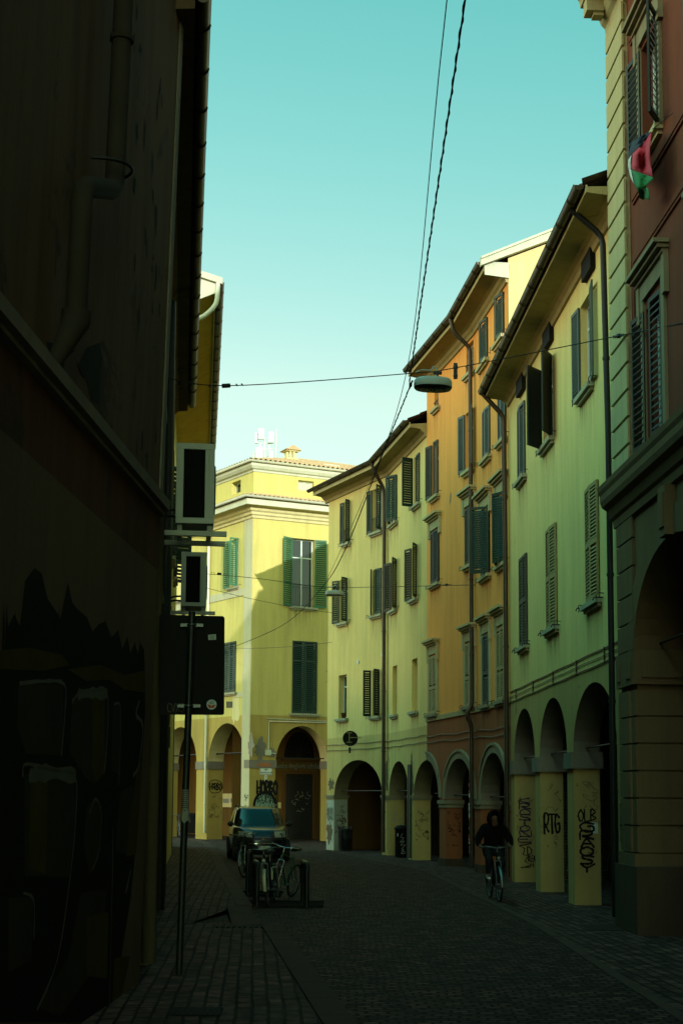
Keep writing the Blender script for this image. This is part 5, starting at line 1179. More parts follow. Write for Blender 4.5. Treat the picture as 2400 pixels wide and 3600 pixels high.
wsF = Fac((onsign(590, 2480).x, ys-.002), (onsign(780, 2480).x, ys-.002), 'L'); u, z = wsF.pix(588, 2503); mb = MB(); tagtext(mb, wsF, 'CVXS', u, z, .20, .10, .006, .001); mb.build('graffiti', M['spray_grey'], SG)
mb = MB(); p = pb+(pt-pb)*.49; 
mb.grid([[p+Vector((.0425*math.cos(t), .0425*math.sin(t), z)) for t in [PI+PI*k/10 for k in range(11)]] for z in (-.17, .06)], 0); mb.grid([[p+Vector(((.043+.02*(z < -.2))*math.cos(t), (.045+.03*(z < -.2))*math.sin(t), z+.02*math.sin(5*t))) for t in [PI*.9+PI*1.2*k/10 for k in range(11)]] for z in (-.30, -.17)], 0); mb.build('notice', M['paper_dim'], SG)
mb = MB()
for k in range(9): mb.grid([[p+Vector((.0432*math.cos(t), .0432*math.sin(t), -.145+k*.022+dz)) for t in [PI*1.15+PI*.7*j/8 for j in range(9)]] for dz in (0, .008)], 0)
mb.build('print', M['ink'], SG)

def wire(name, label, pts, r, mat='black_rubber', twist=False, sag=0, n=14):
    P = [Vector(p) for p in pts]
    if len(P) == 2 and sag:
        P = [P[0]+(P[1]-P[0])*(k/n)+Vector((0, 0, -4*sag*(k/n)*(1-k/n))) for k in range(n+1)]
    elif len(P) > 2: P = [Vector(v) for v in smooth_line([tuple(p) for p in P], 8)]
    mb = MB(); mb.tube(P, r, 6)
    if twist:
        L = [0]
        for a, b in zip(P, P[1:]): L.append(L[-1]+(b-a).length)
        N = int(L[-1]/.06); W = []
        k = 0
        for i in range(N+1):
            s = L[-1]*i/N
            while k < len(P)-2 and L[k+1] < s: k += 1
            t = (s-L[k])/max(1e-6, L[k+1]-L[k]); p = P[k]+(P[k+1]-P[k])*t; a = s*2*PI/.42
            W.append(p+Vector((r*1.1*math.cos(a), 0, r*1.1*math.sin(a))))
        mb.tube(W, r*.75, 5)
    return tag(mb.build(name, M[mat]), label, 'cable')
J1 = atY(1443, 1350, 22.3); J1b = atY(1427, 1314, 22.4); J2 = atY(1133, 2064, 46.8)
wire('overhead_cable', 'thick twisted black cable running overhead along the street to the lamps', [(1.06, -12, 10.3), (1.07, 2, 9.45), atY(1634, 0, 12), J1+Vector((0, 0, .18)), J1, atY(1346, 1592, 26.6), atY(1215, 1928, 36.2), J2, atY(990, 2200, 54), FHl.p(*FHl.pix(770, 2294))], .0095, twist=True)
wire('overhead_cable', 'thin straight wire running overhead beside the twisted cable', [(.86, -12, 10.2), (.88, 2, 9.40), atY(1570, 0, 12), J1b, atY(1284, 1737, 33), atY(1157, 2020, 45.5), J2], .006)
wl0 = FL2.p(6.2, 8.55); wl1 = FR1.p(*FR1.pix(2420, 1130))
wire('span_wire', 'taut wire across the street that carries the nearer hanging lamp', [wl0, atY(795, 1356, 22.0), J1b, atY(1600, 1293, 22.4), atY(2150, 1185, 21.5), wl1], .008)
w20 = FL3.p(12.5, 9.0); w21 = FR3b.p(*FR3b.pix(1672, 2056))
wire('span_wire', 'taut wire across the street that carries the farther hanging lamp', [w20, atY(900, 2033, 45.5), J2, atY(1300, 2064, 45), w21], .009)
for lab, a, b in (('thin wire crossing in front of the closed green shutters of the ochre house', FHl.p(*FHl.pix(760, 2276)), FR4b.p(*FR4b.pix(1166, 2258))), ('pale wire sloping down across the ochre house toward its arch', FHl.p(*FHl.pix(770, 2300)), FHr.p(*FHr.pix(1150, 2398), .05)), ('thin wire sloping gently between the two sloping wires of the ochre house', FHl.p(*FHl.pix(770, 2292)), FHr.p(*FHr.pix(1150, 2360), .05)), ('faint wire crossing just below the lit window of the ochre house', FL3.p(13.5, 8.9), FR4b.p(*FR4b.pix(1180, 2156)))):
    wire('overhead_cable', lab, [a, b], .008, 'iron', sag=.12)
def insulator(p, d, lab):
    d = Vector(d).normalized(); mb = MB(); mb.tube([p-d*.07, p-d*.06, p+d*.06, p+d*.07], [.02, .036, .036, .02], 10)
    for k in (-3, -2, 2, 3):
        c = p+d*(k*.085); mb.tube([c-d*.012+Vector((0, 0, .018)), c+d*.012-Vector((0, 0, .018))], .012, 5)
    tag(mb.build('insulator', M['black_plastic']), lab, 'insulator', 'insulators on the span wires')
insulator(atY(795, 1356, 22.0), atY(1427, 1314, 22.4)-atY(795, 1356, 22.0), 'black insulator on the nearer span wire at its left end over the road sign')
insulator(atY(2172, 1181, 21.5), wl1-atY(2172, 1181, 21.5), 'black insulator on the nearer span wire in front of the stone quoins')
insulator(atY(771, 2017, 45.5), atY(1132, 2066, 46.8)-atY(771, 2017, 45.5), 'black insulator on the farther span wire before the sunlit ochre wall')
insulator(atY(1568, 2056, 41), w21-J2, 'black insulator on the farther span wire before the orange wall')
def lamp(c, w, lab, tilt):
    r = thing('street_lamp', lab, 'street lamp', c, 'lamps hung over the street'); n = 28; mb = MB()
    def ring(k, z): 
        out = []
        for j in range(n):
            t = 2*PI*j/n; x = w*.5*k*math.copysign(abs(math.cos(t))**.8, math.cos(t)); y = w*.30*k*math.copysign(abs(math.sin(t))**.8, math.sin(t))*1.25; out.append((x, y, z+x*tilt))
        return out
    rows = [ring(.02, .10), ring(.6, .095), ring(.9, .08), ring(.99, .045), ring(1, -.035), ring(.985, -.055)]
    mb.grid(rows, 0, True, True); mb.build('lamp_shell', M['ac_white'], r)
    mb = MB(); mb.grid([ring(.985, -.056), ring(.93, -.075), ring(.02, -.078)], 0, True, True); mb.build('lamp_glass', M['black_plastic'], r)
    mb = MB()
    for k in range(6): mb.box((-w*.3+k*w*.12, 0, -.082+(-w*.3+k*w*.12)*tilt), (w*.07, w*.22, .008))
    mb.build('diode', M['pane'], r)
    mb = MB(); mb.tube([(w*.12, 0, .07), (w*.12, 0, .2)], .016, 6); mb.box((w*.12, 0, .19), (.14, .05, .04)); mb.build('hanger', M['iron'], r)
    mb = MB(); mb.tube(smooth_line([(-w*.45, 0, .2), (-w*.3, 0, .24), (-w*.05, 0, .24), (w*.02, 0, .30), (w*.1, 0, .22), (w*.05, 0, .08)], 5), .010, 5); mb.build('lead', M['ac_white'], r)
lamp(atY(1521, 1352, 22.4), .62, 'nearer flat oval street lamp hung from the span wire before the orange house', -.03)
lamp(atY(1176, 2087, 46.8), .62, 'farther flat oval street lamp hung before the pale yellow corner house', -.02)
mb = MB(); c = atY(1600, 1303, 22.4); mb.box((c.x, c.y, c.z+.06), (.06, .06, .12)); mb.lathe((c.x, c.y, c.z+.03), [(.04, 0), (.04, .05), (.03, .06)], 10); mb.box((c.x, c.y, c.z-.07), (.062, .05, .13)); mb.lathe((c.x, c.y, c.z-.10), [(.038, 0), (.038, .03), (.03, .04)], 10)
tag(mb.build('junction_box', M['black_plastic']), 'small black junction box on the span wire right of the nearer lamp', 'junction box')

# ------------------------------------------------------------------ flag below the upper window of the palazzo
C2b = lambda L: [(1700+x/2.24, y/2.24) for x, y in L]
FG = thing('flag', 'draped flag of red, black, white and green cloth hanging from the palazzo window', 'flag')
def cloth(name, pts, mat, o0, k0=0):
    cx = sum(p[0] for p in pts)/len(pts); cy = sum(p[1] for p in pts)/len(pts); mb = MB(); oo = lambda x, y: o0+.05*math.sin(x*.11+k0)+.03*math.sin(y*.05)
    P = []; n = len(pts)
    for i in range(n):
        a, b = pts[i], pts[(i+1) % n]
        for t in (0, .5): P.append((a[0]+(b[0]-a[0])*t, a[1]+(b[1]-a[1])*t))
    rows = []
    for s in (1, .66, .33, .02): rows.append([FR1.p(*FR1.pix(cx+(x-cx)*s, cy+(y-cy)*s, oo(cx+(x-cx)*s, cy+(y-cy)*s)), oo(cx+(x-cx)*s, cy+(y-cy)*s)) for x, y in P])
    mb.grid(rows, 0, True, True); o = mb.build(name, M[mat], FG); m = o.modifiers.new('thick', 'SOLIDIFY'); m.thickness = .004; return o
M['flag_red'] = plain('flag_red', (.42, .030, .055), .8, 0, .12, 3); M['flag_green'] = plain('flag_green', (.012, .13, .035), .8, 0, .15, 3); M['flag_white'] = plain('flag_white', (.45, .46, .42), .8); M['flag_black'] = plain('flag_black', (.012, .016, .03), .8)
cloth('black_stripe', C2b([(1320, 1035), (1270, 1050), (1210, 1085), (1165, 1120), (1145, 1180), (1137, 1260), (1165, 1215), (1230, 1150)]), 'flag_black', .30)
cloth('white_stripe', C2b([(1137, 1260), (1165, 1215), (1150, 1320), (1160, 1390), (1180, 1450), (1150, 1390), (1134, 1300)]), 'flag_white', .30, 1)
cloth('red_triangle', C2b([(1318, 1036), (1230, 1150), (1165, 1215), (1149, 1325), (1240, 1365), (1326, 1392), (1310, 1300), (1302, 1190)]), 'flag_red', .31, .5)
cloth('green_stripe', C2b([(1152, 1335), (1240, 1367), (1327, 1394), (1330, 1412), (1270, 1470), (1213, 1502), (1180, 1448)]), 'flag_green', .31, .2)
cloth('green_stripe', C2b([(1213, 1502), (1270, 1472), (1290, 1480), (1305, 1572), (1270, 1565), (1255, 1575), (1222, 1558)]), 'flag_green', .29, .9)
mb = MB(); u, z = FR1.pix(2291, 462, .3); mb.tube([FR1.p(u, z+.03, .30), FR1.p(u-.05, z+.25, .02)], .006, 5); mb.build('cord', M['iron'], FG)

# ------------------------------------------------------------------ signs and boards on the houses
F = FHr; q = F.span(913, 956, 2699, 2724); PL = thing('street_plaque', 'white street name plaque on the corner pier of the ochre house', 'street sign')
mb = MB(); fbox(mb, F, q[0], q[1], q[2], q[3], .0, .02); mb.build('plate', M['plate_white'], PL)
mb = MB(); e = .03
for a, b, c, d in ((q[0]+.01, q[1]-.01, q[2]+.012, q[2]+.024), (q[0]+.01, q[1]-.01, q[3]-.024, q[3]-.012), (q[0]+.01, q[0]+.022, q[2]+.024, q[3]-.024), (q[1]-.022, q[1]-.01, q[2]+.024, q[3]-.024)): fbox(mb, F, a, b, c, d, .02, .022)
mb.build('border', M['green_paint'], PL)
um, zm = (q[0]+q[1])/2, (q[2]+q[3])/2
text_mesh('VIA', .10, 'ink', PL, F.p(um, zm+.07, .024), F.d, (0, 0, 1)); text_mesh('FRANCESCO ACRI', .085, 'ink', PL, F.p(um, zm-.06, .024), F.d, (0, 0, 1), sx=.78)
mb = MB()
fbox(mb, F, um-.06, um+.06, q[2]-.17, q[2]-.01, 0, .015); m1 = tag(mb.build('small_plaque', M['plate_white']), 'small pale plate directly beneath the white street name plaque', 'plaque')
text_mesh('4', .09, 'ink', m1, F.p(um, q[2]-.09, .018), F.d, (0, 0, 1))
mb = MB(); fbox(mb, F, um-.065, um+.055, q[2]-.34, q[2]-.18, 0, .015); m2 = tag(mb.build('small_plaque', M['plate_white']), 'small house number plate just above the large black tag', 'plaque'); text_mesh('15', .09, 'ink', m2, F.p(um, q[2]-.26, .018), F.d, (0, 0, 1))
# round sign on the corner house, seen from behind
u, z = FR4b.pix(1231, 2596, .42); c = FR4b.p(u, z, .42); RS = thing('round_sign', 'dark round sign seen from behind on a bracket over the white pier', 'road sign')
def vdisc(mb, c, r, t, n=28, m=0): mb.prism([c+Vector((r*math.cos(2*PI*k/n), 0, r*math.sin(2*PI*k/n))) for k in range(n)], (0, t, 0), m)
mb = MB(); vdisc(mb, c, .275, .02); mb.build('disc', M['black_paint'], RS)
mb = MB(); y = c.y-.03
mb.box((c.x-.04, y, c.z+.03), (.03, .03, .36)); mb.box((c.x-.04, y, c.z+.20), (.20, .03, .03)); mb.box((c.x-.04, y, c.z-.14), (.20, .03, .03)); w_ = FR4b.p(u-.02, z+.03, 0); mb.tube([(c.x-.04, y, c.z+.03), (w_.x, y, c.z+.03)], .016, 6); mb.build('bracket', M['olive_wood'], RS)
mb = MB(); mb.box((c.x-.02, y, c.z-.23), (.10, .03, .10)); mb.box((c.x-.02, y, c.z-.38), (.085, .08, .12)); mb.box((c.x-.02, y, c.z-.48), (.07, .06, .1)); mb.build('sign_light', M['iron'], RS)
# notice board deep in the left arch
bo = Fac(FHl.p(0, 0, -3.55)[:2], FHl.p(8, 0, -3.55)[:2], 'R'); q = bo.span(782, 848, 2790, 2838); NB = thing('notice_board', 'pale yellow notice board on the back wall inside the ochre arch', 'notice board')
mb = MB(); fbox(mb, bo, q[0], q[1], q[2], q[3], 0, .05); mb.build('board', M['ochre_pale'], NB)
mb = MB(); w = q[1]-q[0]
for a, b, c, d in ((.60, .92, .30, .62), (.36, .52, .35, .65), (.12, .2, .25, .7)): fbox(mb, bo, q[0]+w*a, q[0]+w*b, q[2]+(q[3]-q[2])*c, q[2]+(q[3]-q[2])*d, .05, .053)
mb.build('print', M['paper_dim'], NB)
u = FHl.p(2.2, 4.0, -1.6); mb = MB(); mb.tube([FHl.p(2.0, 5.4, -1.6), FHl.p(2.0, 4.05, -1.6)], .03, 6); mb.box(tuple(FHl.p(2.0, 3.8, -1.6)), (.5, .3, .5)); mb.box(tuple(FHl.p(2.0, 3.35, -1.6)), (.12, .1, .5))
tag(mb.build('arch_lantern', M['iron']), 'dark square lantern hanging inside the ochre arch on the left', 'lantern')

# ------------------------------------------------------------------ bins
def slat_bin(p, r, h, lab):
    b = thing('litter_bin', lab, 'litter bin', p, None); mb = MB(); mb.lathe((0, 0, 0), [(0, .05), (r*.8, .05), (r*.82, h*.9), (r*.7, h*.9)], 18); mb.build('liner', M['black_plastic'], b)
    mb = MB(); n = 26
    for k in range(n):
        a = 2*PI*k/n; c, s = math.cos(a), math.sin(a); P = [(r*.9*c, r*.9*s, .04), (r*.92*c, r*.92*s, h*.86), (r*1.06*c, r*1.06*s, h)]; mb.tube(P, .014, 4)
    mb.build('slats', M['iron'], b)
    mb = MB()
    for z, q in ((.06, .92), (h*.5, .93), (h*.86, .94)): mb.tube([(r*q*math.cos(2*PI*k/24), r*q*math.sin(2*PI*k/24), z) for k in range(24)], .016, 5, 0, False, True)
    mb.build('hoop', M['iron'], b); return b
p = ground(1213, 2995); slat_bin((p.x, p.y, 0), .26, .92, 'round black slatted litter bin against the white graffitied pier')
p = ground(1409, 3016); BN = thing('litter_bin', 'black closed litter bin with a white looping tag before the narrow arch', 'litter bin', (p.x, p.y, 0)); mb = MB()
mb.lathe((0, 0, 0), [(0, .02), (.19, .02), (.20, .05), (.20, .92), (.23, .94), (.23, .98), (.14, 1.06), (0, 1.08)], 20); mb.build('body', M['black_paint'], BN)
bf = Fac((p.x-.16, p.y-.208), (p.x+.2, p.y-.208), 'L'); mb = MB(); stroke(mb, bf, smooth_line([(.20, .80), (.14, .68), (.24, .66), (.12, .52), (.26, .56), (.14, .42), (.30, .44), (.18, .30), (.28, .18), (.16, .16), (.24, .30)]), .016, .0); o = mb.build('graffiti', M['spray_white']); o.parent = BN; o.location = (-p.x, -p.y, 0)
mb = MB(); mb.box((-.12, -.195, .76), (.03, .012, .10)); mb.build('label_plate', M['paper'], BN)
p = ground(672, 2935); GB = thing('wheelie_bin', 'dark waste container standing in shade beside the ochre house pier', 'waste bin', (p.x, p.y, 0)); mb = MB(); mb.hexa([(-.30, -.3, .08), (.30, -.3, .08), (.30, .3, .08), (-.30, .3, .08), (-.36, -.36, 1.0), (.36, -.36, 1.0), (.36, .36, 1.0), (-.36, .36, 1.0)]); mb.build('body', M['black_plastic'], GB)
mb = MB(); mb.hexa([(-.38, -.38, 1.0), (.38, -.38, 1.0), (.38, .38, 1.02), (-.38, .38, 1.02), (-.34, -.34, 1.06), (.34, -.34, 1.06), (.34, .34, 1.12), (-.34, .34, 1.12)]); mb.build('lid', M['black_plastic'], GB)
for x in (-.24, .24): mb = MB(); mb.tube([(x-.03, .25, .09), (x+.03, .25, .09)], .09, 12); mb.build('wheel', M['black_rubber'], GB)

# ------------------------------------------------------------------ bicycles and rack
def bicycle(label, loc, head, lean=0.0, frame='black_paint', guard=True, basket=False, rear_rack=True, steer=0.0, bars='steel', group='bicycles at the rack', step=True, light=True, guardm='steel', R=.335):
    """front wheel touches the ground at loc and the bicycle points along head (radians from +x)"""
    b = thing('bicycle', label, 'bicycle', loc, group); wb = 1.06
    b.rotation_euler = (lean, 0, head)
    def P(x, y, z): return (x-0.0, y, z)
    fx, rx = 0.0, -wb; bb = (rx+.44, 0, .28); hs = (fx-.16, 0, .80); ht = (fx-.19, 0, .94); st = (rx+.30, 0, .80)
    mb = MB(); T = lambda a, c, r=.016: mb.tube([a, c], r, 8)
    T(hs, ht, .02); T(bb, st)
    if step: mb.tube(smooth_line([hs, (fx-.35, 0, .55), (bb[0]+.12, 0, .36), bb], 5), .019, 8); mb.tube(smooth_line([ht, (fx-.38, 0, .66), (bb[0]+.05, 0, .48)], 5), .014, 8)
    else: T(hs, bb, .019); T((ht[0], 0, .9), (st[0], 0, .78), .016)
    for y in (-.05, .05): T((bb[0], y*.6, bb[2]), (rx, y, R), .010); T((st[0], y*.5, st[2]-.05), (rx, y, R), .009)
    mb.build('frame', M[frame], b)
    cs, sn = math.cos(steer), math.sin(steer)
    def S(x, y, z):     # steering turns about the head tube
        k = (z-.8)/.14; px = hs[0]+(ht[0]-hs[0])*k*.2; dx, dy = x-px, y; return (px+dx*cs-dy*sn, dx*sn+dy*cs, z)
    mb = MB()
    for y in (-.055, .055): mb.tube([S(hs[0], y, .78), S(hs[0]+.03, y, .72), S(fx-.02, y, R+.12), S(fx, y, R)], [.013, .013, .011, .009], 8)
    mb.tube([S(hs[0], -.055, .78), S(hs[0], .055, .78)], .014, 8); mb.build('fork', M[bars], b)
    def wheel(cx, st_):
        f = S if st_ else (lambda x, y, z: (x, y, z)); n = 30
        mb = MB(); mb.tube([f(cx+(R-.02)*math.cos(2*PI*k/n), 0, R+(R-.02)*math.sin(2*PI*k/n)) for k in range(n)], .02, 8, 0, False, True); w = mb.build('wheel', M['black_rubber'], b)
        mb = MB(); mb.tube([f(cx+(R-.045)*math.cos(2*PI*k/n), 0, R+(R-.045)*math.sin(2*PI*k/n)) for k in range(n)], .010, 6, 0, False, True); mb.tube([f(cx, -.045, R), f(cx, .045, R)], .02, 8)
        for k in range(18): a = 2*PI*k/18; mb.tube([f(cx+.02*math.cos(a+.4), (.025 if k % 2 else -.025), R+.02*math.sin(a+.4)), f(cx+(R-.05)*math.cos(a), 0, R+(R-.05)*math.sin(a))], .0018, 3)
        mb.build('rim', M['steel'], w)
    wheel(fx, True); wheel(rx, False)
    if guard:
        for cx, a0, a1, st_ in ((fx, -.1, 2.6, True), (rx, .35, 3.3, False)):
            f = S if st_ else (lambda x, y, z: (x, y, z)); rows = []
            for k in range(15):
                a = a0+(a1-a0)*k/14; rows.append([f(cx+(R+.022-.012*abs(y)/.03)*math.cos(a), y, R+(R+.022-.012*abs(y)/.03)*math.sin(a)) for y in (-.03, -.015, 0, .015, .03)])
            mb = MB(); mb.grid(rows); mb.build('mudguard', M[guardm], b)
    mb = MB(); mb.tube([S(ht[0], 0, .92), S(ht[0]-.02, 0, 1.03)], .013, 8)
    mb.tube(smooth_line([S(ht[0]-.26, -.29, 1.03), S(ht[0]-.14, -.28, 1.04), S(ht[0]-.0, -.18, 1.05), S(ht[0]+.01, 0, 1.03), S(ht[0]-.0, .18, 1.05), S(ht[0]-.14, .28, 1.04), S(ht[0]-.26, .29, 1.03)], 5), .012, 8); hb = mb.build('handlebar', M[bars], b)
    mb = MB()
    for y in (-1, 1): mb.tube([S(ht[0]-.27, .291*y, 1.03), S(ht[0]-.16, .285*y, 1.039)], .017, 8)
    for y in (-1, 1): mb.tube([S(ht[0]-.03, .19*y, 1.035), S(ht[0]-.12, .25*y, 1.0)], .006, 5)
    mb.build('grip', M['black_rubber'], hb)
    mb = MB(); mb.tube([st, (st[0]-.03, 0, .94)], .012, 8); mb.build('seat_post', M['steel'], b)
    mb = MB(); rows = []
    for k in range(9):
        t = k/8; x = st[0]+.14-.28*t; w = .025+.075*max(0, (t-.25)/.75)**.8; rows.append([(x, w*math.cos(a), .955+.035*math.sin(a)*(1 if math.sin(a) > 0 else .6)+.02*t*t) for a in [2*PI*j/12 for j in range(12)]])
    mb.grid(rows, 0, True, True); mb.face(rows[0]); mb.face(rows[-1][::-1]); mb.build('saddle', M['black_rubber'], b)
    mb = MB(); mb.tube([(bb[0], -.06, bb[2]), (bb[0], .06, bb[2])], .022, 10); mb.tube([(bb[0]+.09*math.cos(2*PI*k/20), -.055, bb[2]+.09*math.sin(2*PI*k/20)) for k in range(20)], .006, 5, 0, False, True)
    mb.tube([(bb[0], -.075, bb[2]), (bb[0]+.08, -.075, bb[2]+.14)], .010, 6); mb.tube([(bb[0], .075, bb[2]), (bb[0]-.08, .075, bb[2]-.14)], .010, 6); mb.build('crank', M['steel'], b)
    for s in (-1, 1): mb = MB(); mb.box((bb[0]-.08*s, .12*s, bb[2]-.14*s), (.09, .09, .022)); mb.build('pedal', M['black_rubber'], b)
    if rear_rack:
        mb = MB()
        for y in (-.06, 0, .06): mb.tube([(rx+.18, y, .73), (rx-.24, y, .73)], .006, 5)
        for x in (rx+.16, rx-.22): mb.tube([(x, -.06, .73), (x, .06, .73)], .006, 5)
        for y in (-.06, .06): mb.tube([(rx-.10, y, .73), (rx, y, R)], .005, 5)
        mb.build('carrier', M['steel'], b)
    if basket:
        mb = MB()
        for z in (.74, .82, .90, .98):
            k = .13+.02*(z-.74)/.24; mb.tube([S(fx-.02+k*x, k*1.2*y, z) for x, y in ((-1, -1), (1, -1), (1, 1), (-1, 1))], .005, 4, 0, False, True)
        for j in range(20):
            a = 2*PI*j/20; x, y = math.cos(a), math.sin(a); m_ = max(abs(x), abs(y)); mb.tube([S(fx-.02+.13*x/m_, .156*y/m_, .74), S(fx-.02+.15*x/m_, .18*y/m_, .98)], .004, 4)
        mb.build('basket', M['iron'], b)
    if light: mb = MB(); mb.tube([S(hs[0]+.07, 0, .84), S(hs[0]+.12, 0, .84)], [.02, .034], 10); mb.build('lamp', M['steel'], b)
    return b
M['dark_green_gloss'] = plain('dark_green_gloss', (.010, .075, .035), .3, 0, .2); M['cream_paint'] = plain('cream_paint', (.42, .40, .26), .4, 0, .25, 5); M['dark_blue_gloss'] = plain('dark_blue_gloss', (.012, .016, .03), .3)
p = ground(937, 3190); bicycle('black bicycle with a pale worn front mudguard facing the viewer at the rack', (p.x, p.y, 0), math.radians(-97), .10, 'black_paint', True, False, True, .12, 'steel', guardm='cream_paint')
p = ground(950, 3166); bicycle('green framed bicycle parked aslant with high chrome bars and fork at the rack', (p.x, p.y+.05, 0), math.radians(-110), -.20, 'dark_green_gloss', False, False, False, .2, 'bright_steel', step=False, light=False)
p = ground(862, 3085); bicycle('dark bicycle behind the pale mudguard one at the rack with a chrome bar', (p.x, p.y, 0), math.radians(-86), .08, 'dark_blue_gloss', True, True, True, -.3, 'bright_steel')
p = ground(628, 2952); bicycle('bicycle half hidden behind the sign pole by the far left wall', (p.x+.1, p.y, .11), math.radians(-80), .05, 'black_paint', True, True, True, .2, 'steel', group='bicycles left in the shade')
RK = thing('bike_rack', 'dark steel bicycle rack of tall hoops standing on ground rails beside the kerb', 'bike rack')
rows_ = [(-.60, 26.12, 27.15), (-1.50, 26.12, 27.15)]
for x, y0, y1 in rows_:
    mb = MB(); n = 8; rad = .16; P = [(x, y0, .01), (x, y0, .62)]+[(x-.06*k/n*0, y0+rad-rad*math.cos(PI/2*k/n), .62+rad*math.sin(PI/2*k/n)) for k in range(1, n+1)]+[(x-.10, y1-rad+rad*math.sin(PI/2*k/n), .62+rad*math.cos(PI/2*k/n)) for k in range(0, n+1)]+[(x-.10, y1, .01)]
    mb.tube(P, .045, 12); mb.build('hoop', M['dark_post'], RK)
for y in (26.12, 26.5, 27.15): mb = MB(); mb.box((-1.05, y, .03), (1.5, .07, .05)); mb.build('ground_rail', M['rail_iron'], RK)
RK2 = thing('bike_rack', 'second dark hoop rack behind the first near the car', 'bike rack')
for x in (-1.85, -1.40): mb = MB(); mb.tube(smooth_line([(x, 28.9, .01), (x, 28.9, .72), (x, 29.05, .86), (x, 29.7, .86), (x, 29.85, .72), (x, 29.85, .01)], 5), .045, 12); mb.build('hoop', M['dark_post'], RK2)
mb = MB(); mb.box((-1.62, 28.9, .03), (.9, .07, .05)); mb.box((-1.62, 29.85, .03), (.9, .07, .05)); mb.build('ground_rail', M['rail_iron'], RK2)

# ------------------------------------------------------------------ parked car
M['car_paint'] = plain('car_paint', (.008, .012, .024), .2, .2, .08, 9, 0, .6); M['car_glass'] = glassy('car_glass', (.004, .007, .012), .05); M['lamp_glass'] = plain('lamp_glass', (.30, .33, .32), .12, .1, .2, 14); M['chrome'] = plain('chrome', (.55, .56, .55), .14, 1, .05)
cp = ground(924, 3030); CAR = thing('parked_car', 'small dark blue hatchback parked facing the viewer behind the bicycle rack', 'car', (cp.x, cp.y, 0), None, .155); CAR.scale = (1.03, 1.03, 1.08)
def sring(yf, yr, hw, z, n=56, e=4.5, sc=1.0, ang=None, zf=None):
    cy, hl = (yf+yr)/2, (yr-yf)/2; out = []
    A = ang or [2*PI*k/n for k in range(n)]
    for t in A:
        c, s = math.cos(t), math.sin(t); k = (abs(c)**e+abs(s)**e)**(-1/e); x, y = hw*c*k*sc, cy+hl*s*k*(1+(sc-1)*hw/hl)
        out.append((x, y, z+(zf(x, y) if zf else 0)))
    return out
LB = [(.20, -.06, 3.42, .72), (.24, -.10, 3.50, .78), (.34, -.14, 3.55, .81), (.50, -.15, 3.57, .825), (.62, -.13, 3.57, .83), (.74, -.07, 3.56, .83), (.84, .02, 3.54, .825), (.89, .12, 3.53, .82), (.93, .28, 3.52, .81), (.965, .46, 3.51, .80), (.99, .62, 3.50, .785), (1.01, .78, 3.48, .765)]
mb = MB(); rows = [sring(a, b, w, z, e=3.6 if z < .9 else 4.2) for z, a, b, w in LB]; mb.grid(rows, 0, True, True); mb.face(rows[0][::-1]); mb.face(rows[-1]); CB = mb.build('body', M['car_paint'], CAR)
GH = [(1.0, .72, 3.50, .775), (1.08, .84, 3.50, .765), (1.2, 1.00, 3.48, .735), (1.32, 1.17, 3.45, .70), (1.43, 1.34, 3.40, .665), (1.49, 1.45, 3.35, .635), (1.525, 1.60, 3.25, .58), (1.545, 1.90, 3.05, .45)]
mb = MB(); rows = [sring(a, b, w, z, e=5) for z, a, b, w in GH]; mb.grid(rows, 0, True, True); mb.face(rows[-1]); mb.build('cabin', M['car_paint'], CAR)
def patch(spec, a0, a1, z0, z1, name, mat, sc=1.006, n=14, e=5, parent=None, m=6):
    def at(z):
        for (za, fa, ra, wa), (zb, fb, rb_, wb_) in zip(spec, spec[1:]):
            if za <= z <= zb: t = (z-za)/(zb-za); return fa+(fb-fa)*t, ra+(rb_-ra)*t, wa+(wb_-wa)*t
    mb = MB(); mb.grid([sring(*at(z0+(z1-z0)*k/m), z0+(z1-z0)*k/m, e=e, sc=sc, ang=[a0+(a1-a0)*j/n for j in range(n+1)]) for k in range(m+1)]); return mb.build(name, M[mat], parent or CAR)
D2 = math.radians
patch(GH, D2(-132), D2(-48), 1.035, 1.465, 'windscreen', 'car_glass', 1.008)
for a, b in (((-36), (4)), ((8), (36))): patch(GH, D2(a), D2(b), 1.06, 1.44, 'side_window', 'car_glass', 1.006); patch(GH, D2(180-b), D2(180-a), 1.06, 1.44, 'side_window', 'car_glass', 1.006)
patch(GH, D2(58), D2(122), 1.08, 1.42, 'rear_window', 'car_glass')
for a, b in ((-68, -43), (-137, -112)):
    hl = patch(LB, D2(a), D2(b), .69, .855, 'headlight', 'lamp_glass', 1.006, 8, 3.6); 
    c = sring(*(-.04, 3.55, .828), .76, e=3.6, sc=1.012, ang=[D2((a+b)/2)])[0]; mb = MB(); mb.prism([(c[0]+.06*math.cos(2*PI*k/14), c[1]-.012, c[2]+.06*math.sin(2*PI*k/14)) for k in range(14)], (0, -.01, 0)); mb.build('reflector', M['chrome'], hl)
patch(LB, D2(-128), D2(-52), .62, .665, 'grille', 'black_plastic', 1.007, 12, 3.6, m=3)
patch(LB, D2(-118), D2(-62), .51, .525, 'trim_strip', 'chrome', 1.012, 12, 3.6, m=2)
patch(LB, D2(-150), D2(-30), .22, .46, 'bumper', 'black_plastic', 1.010, 20, 3.6)
mb = MB(); mb.prism([(.055*math.cos(2*PI*k/20), -.135, .655+.055*math.sin(2*PI*k/20)) for k in range(20)], (0, -.02, 0)); bd = mb.build('badge', M['chrome'], CAR); mb = MB(); mb.box((0, -.160, .655), (.04, .006, .035)); mb.build('badge_shield', M['ink_red'], bd)
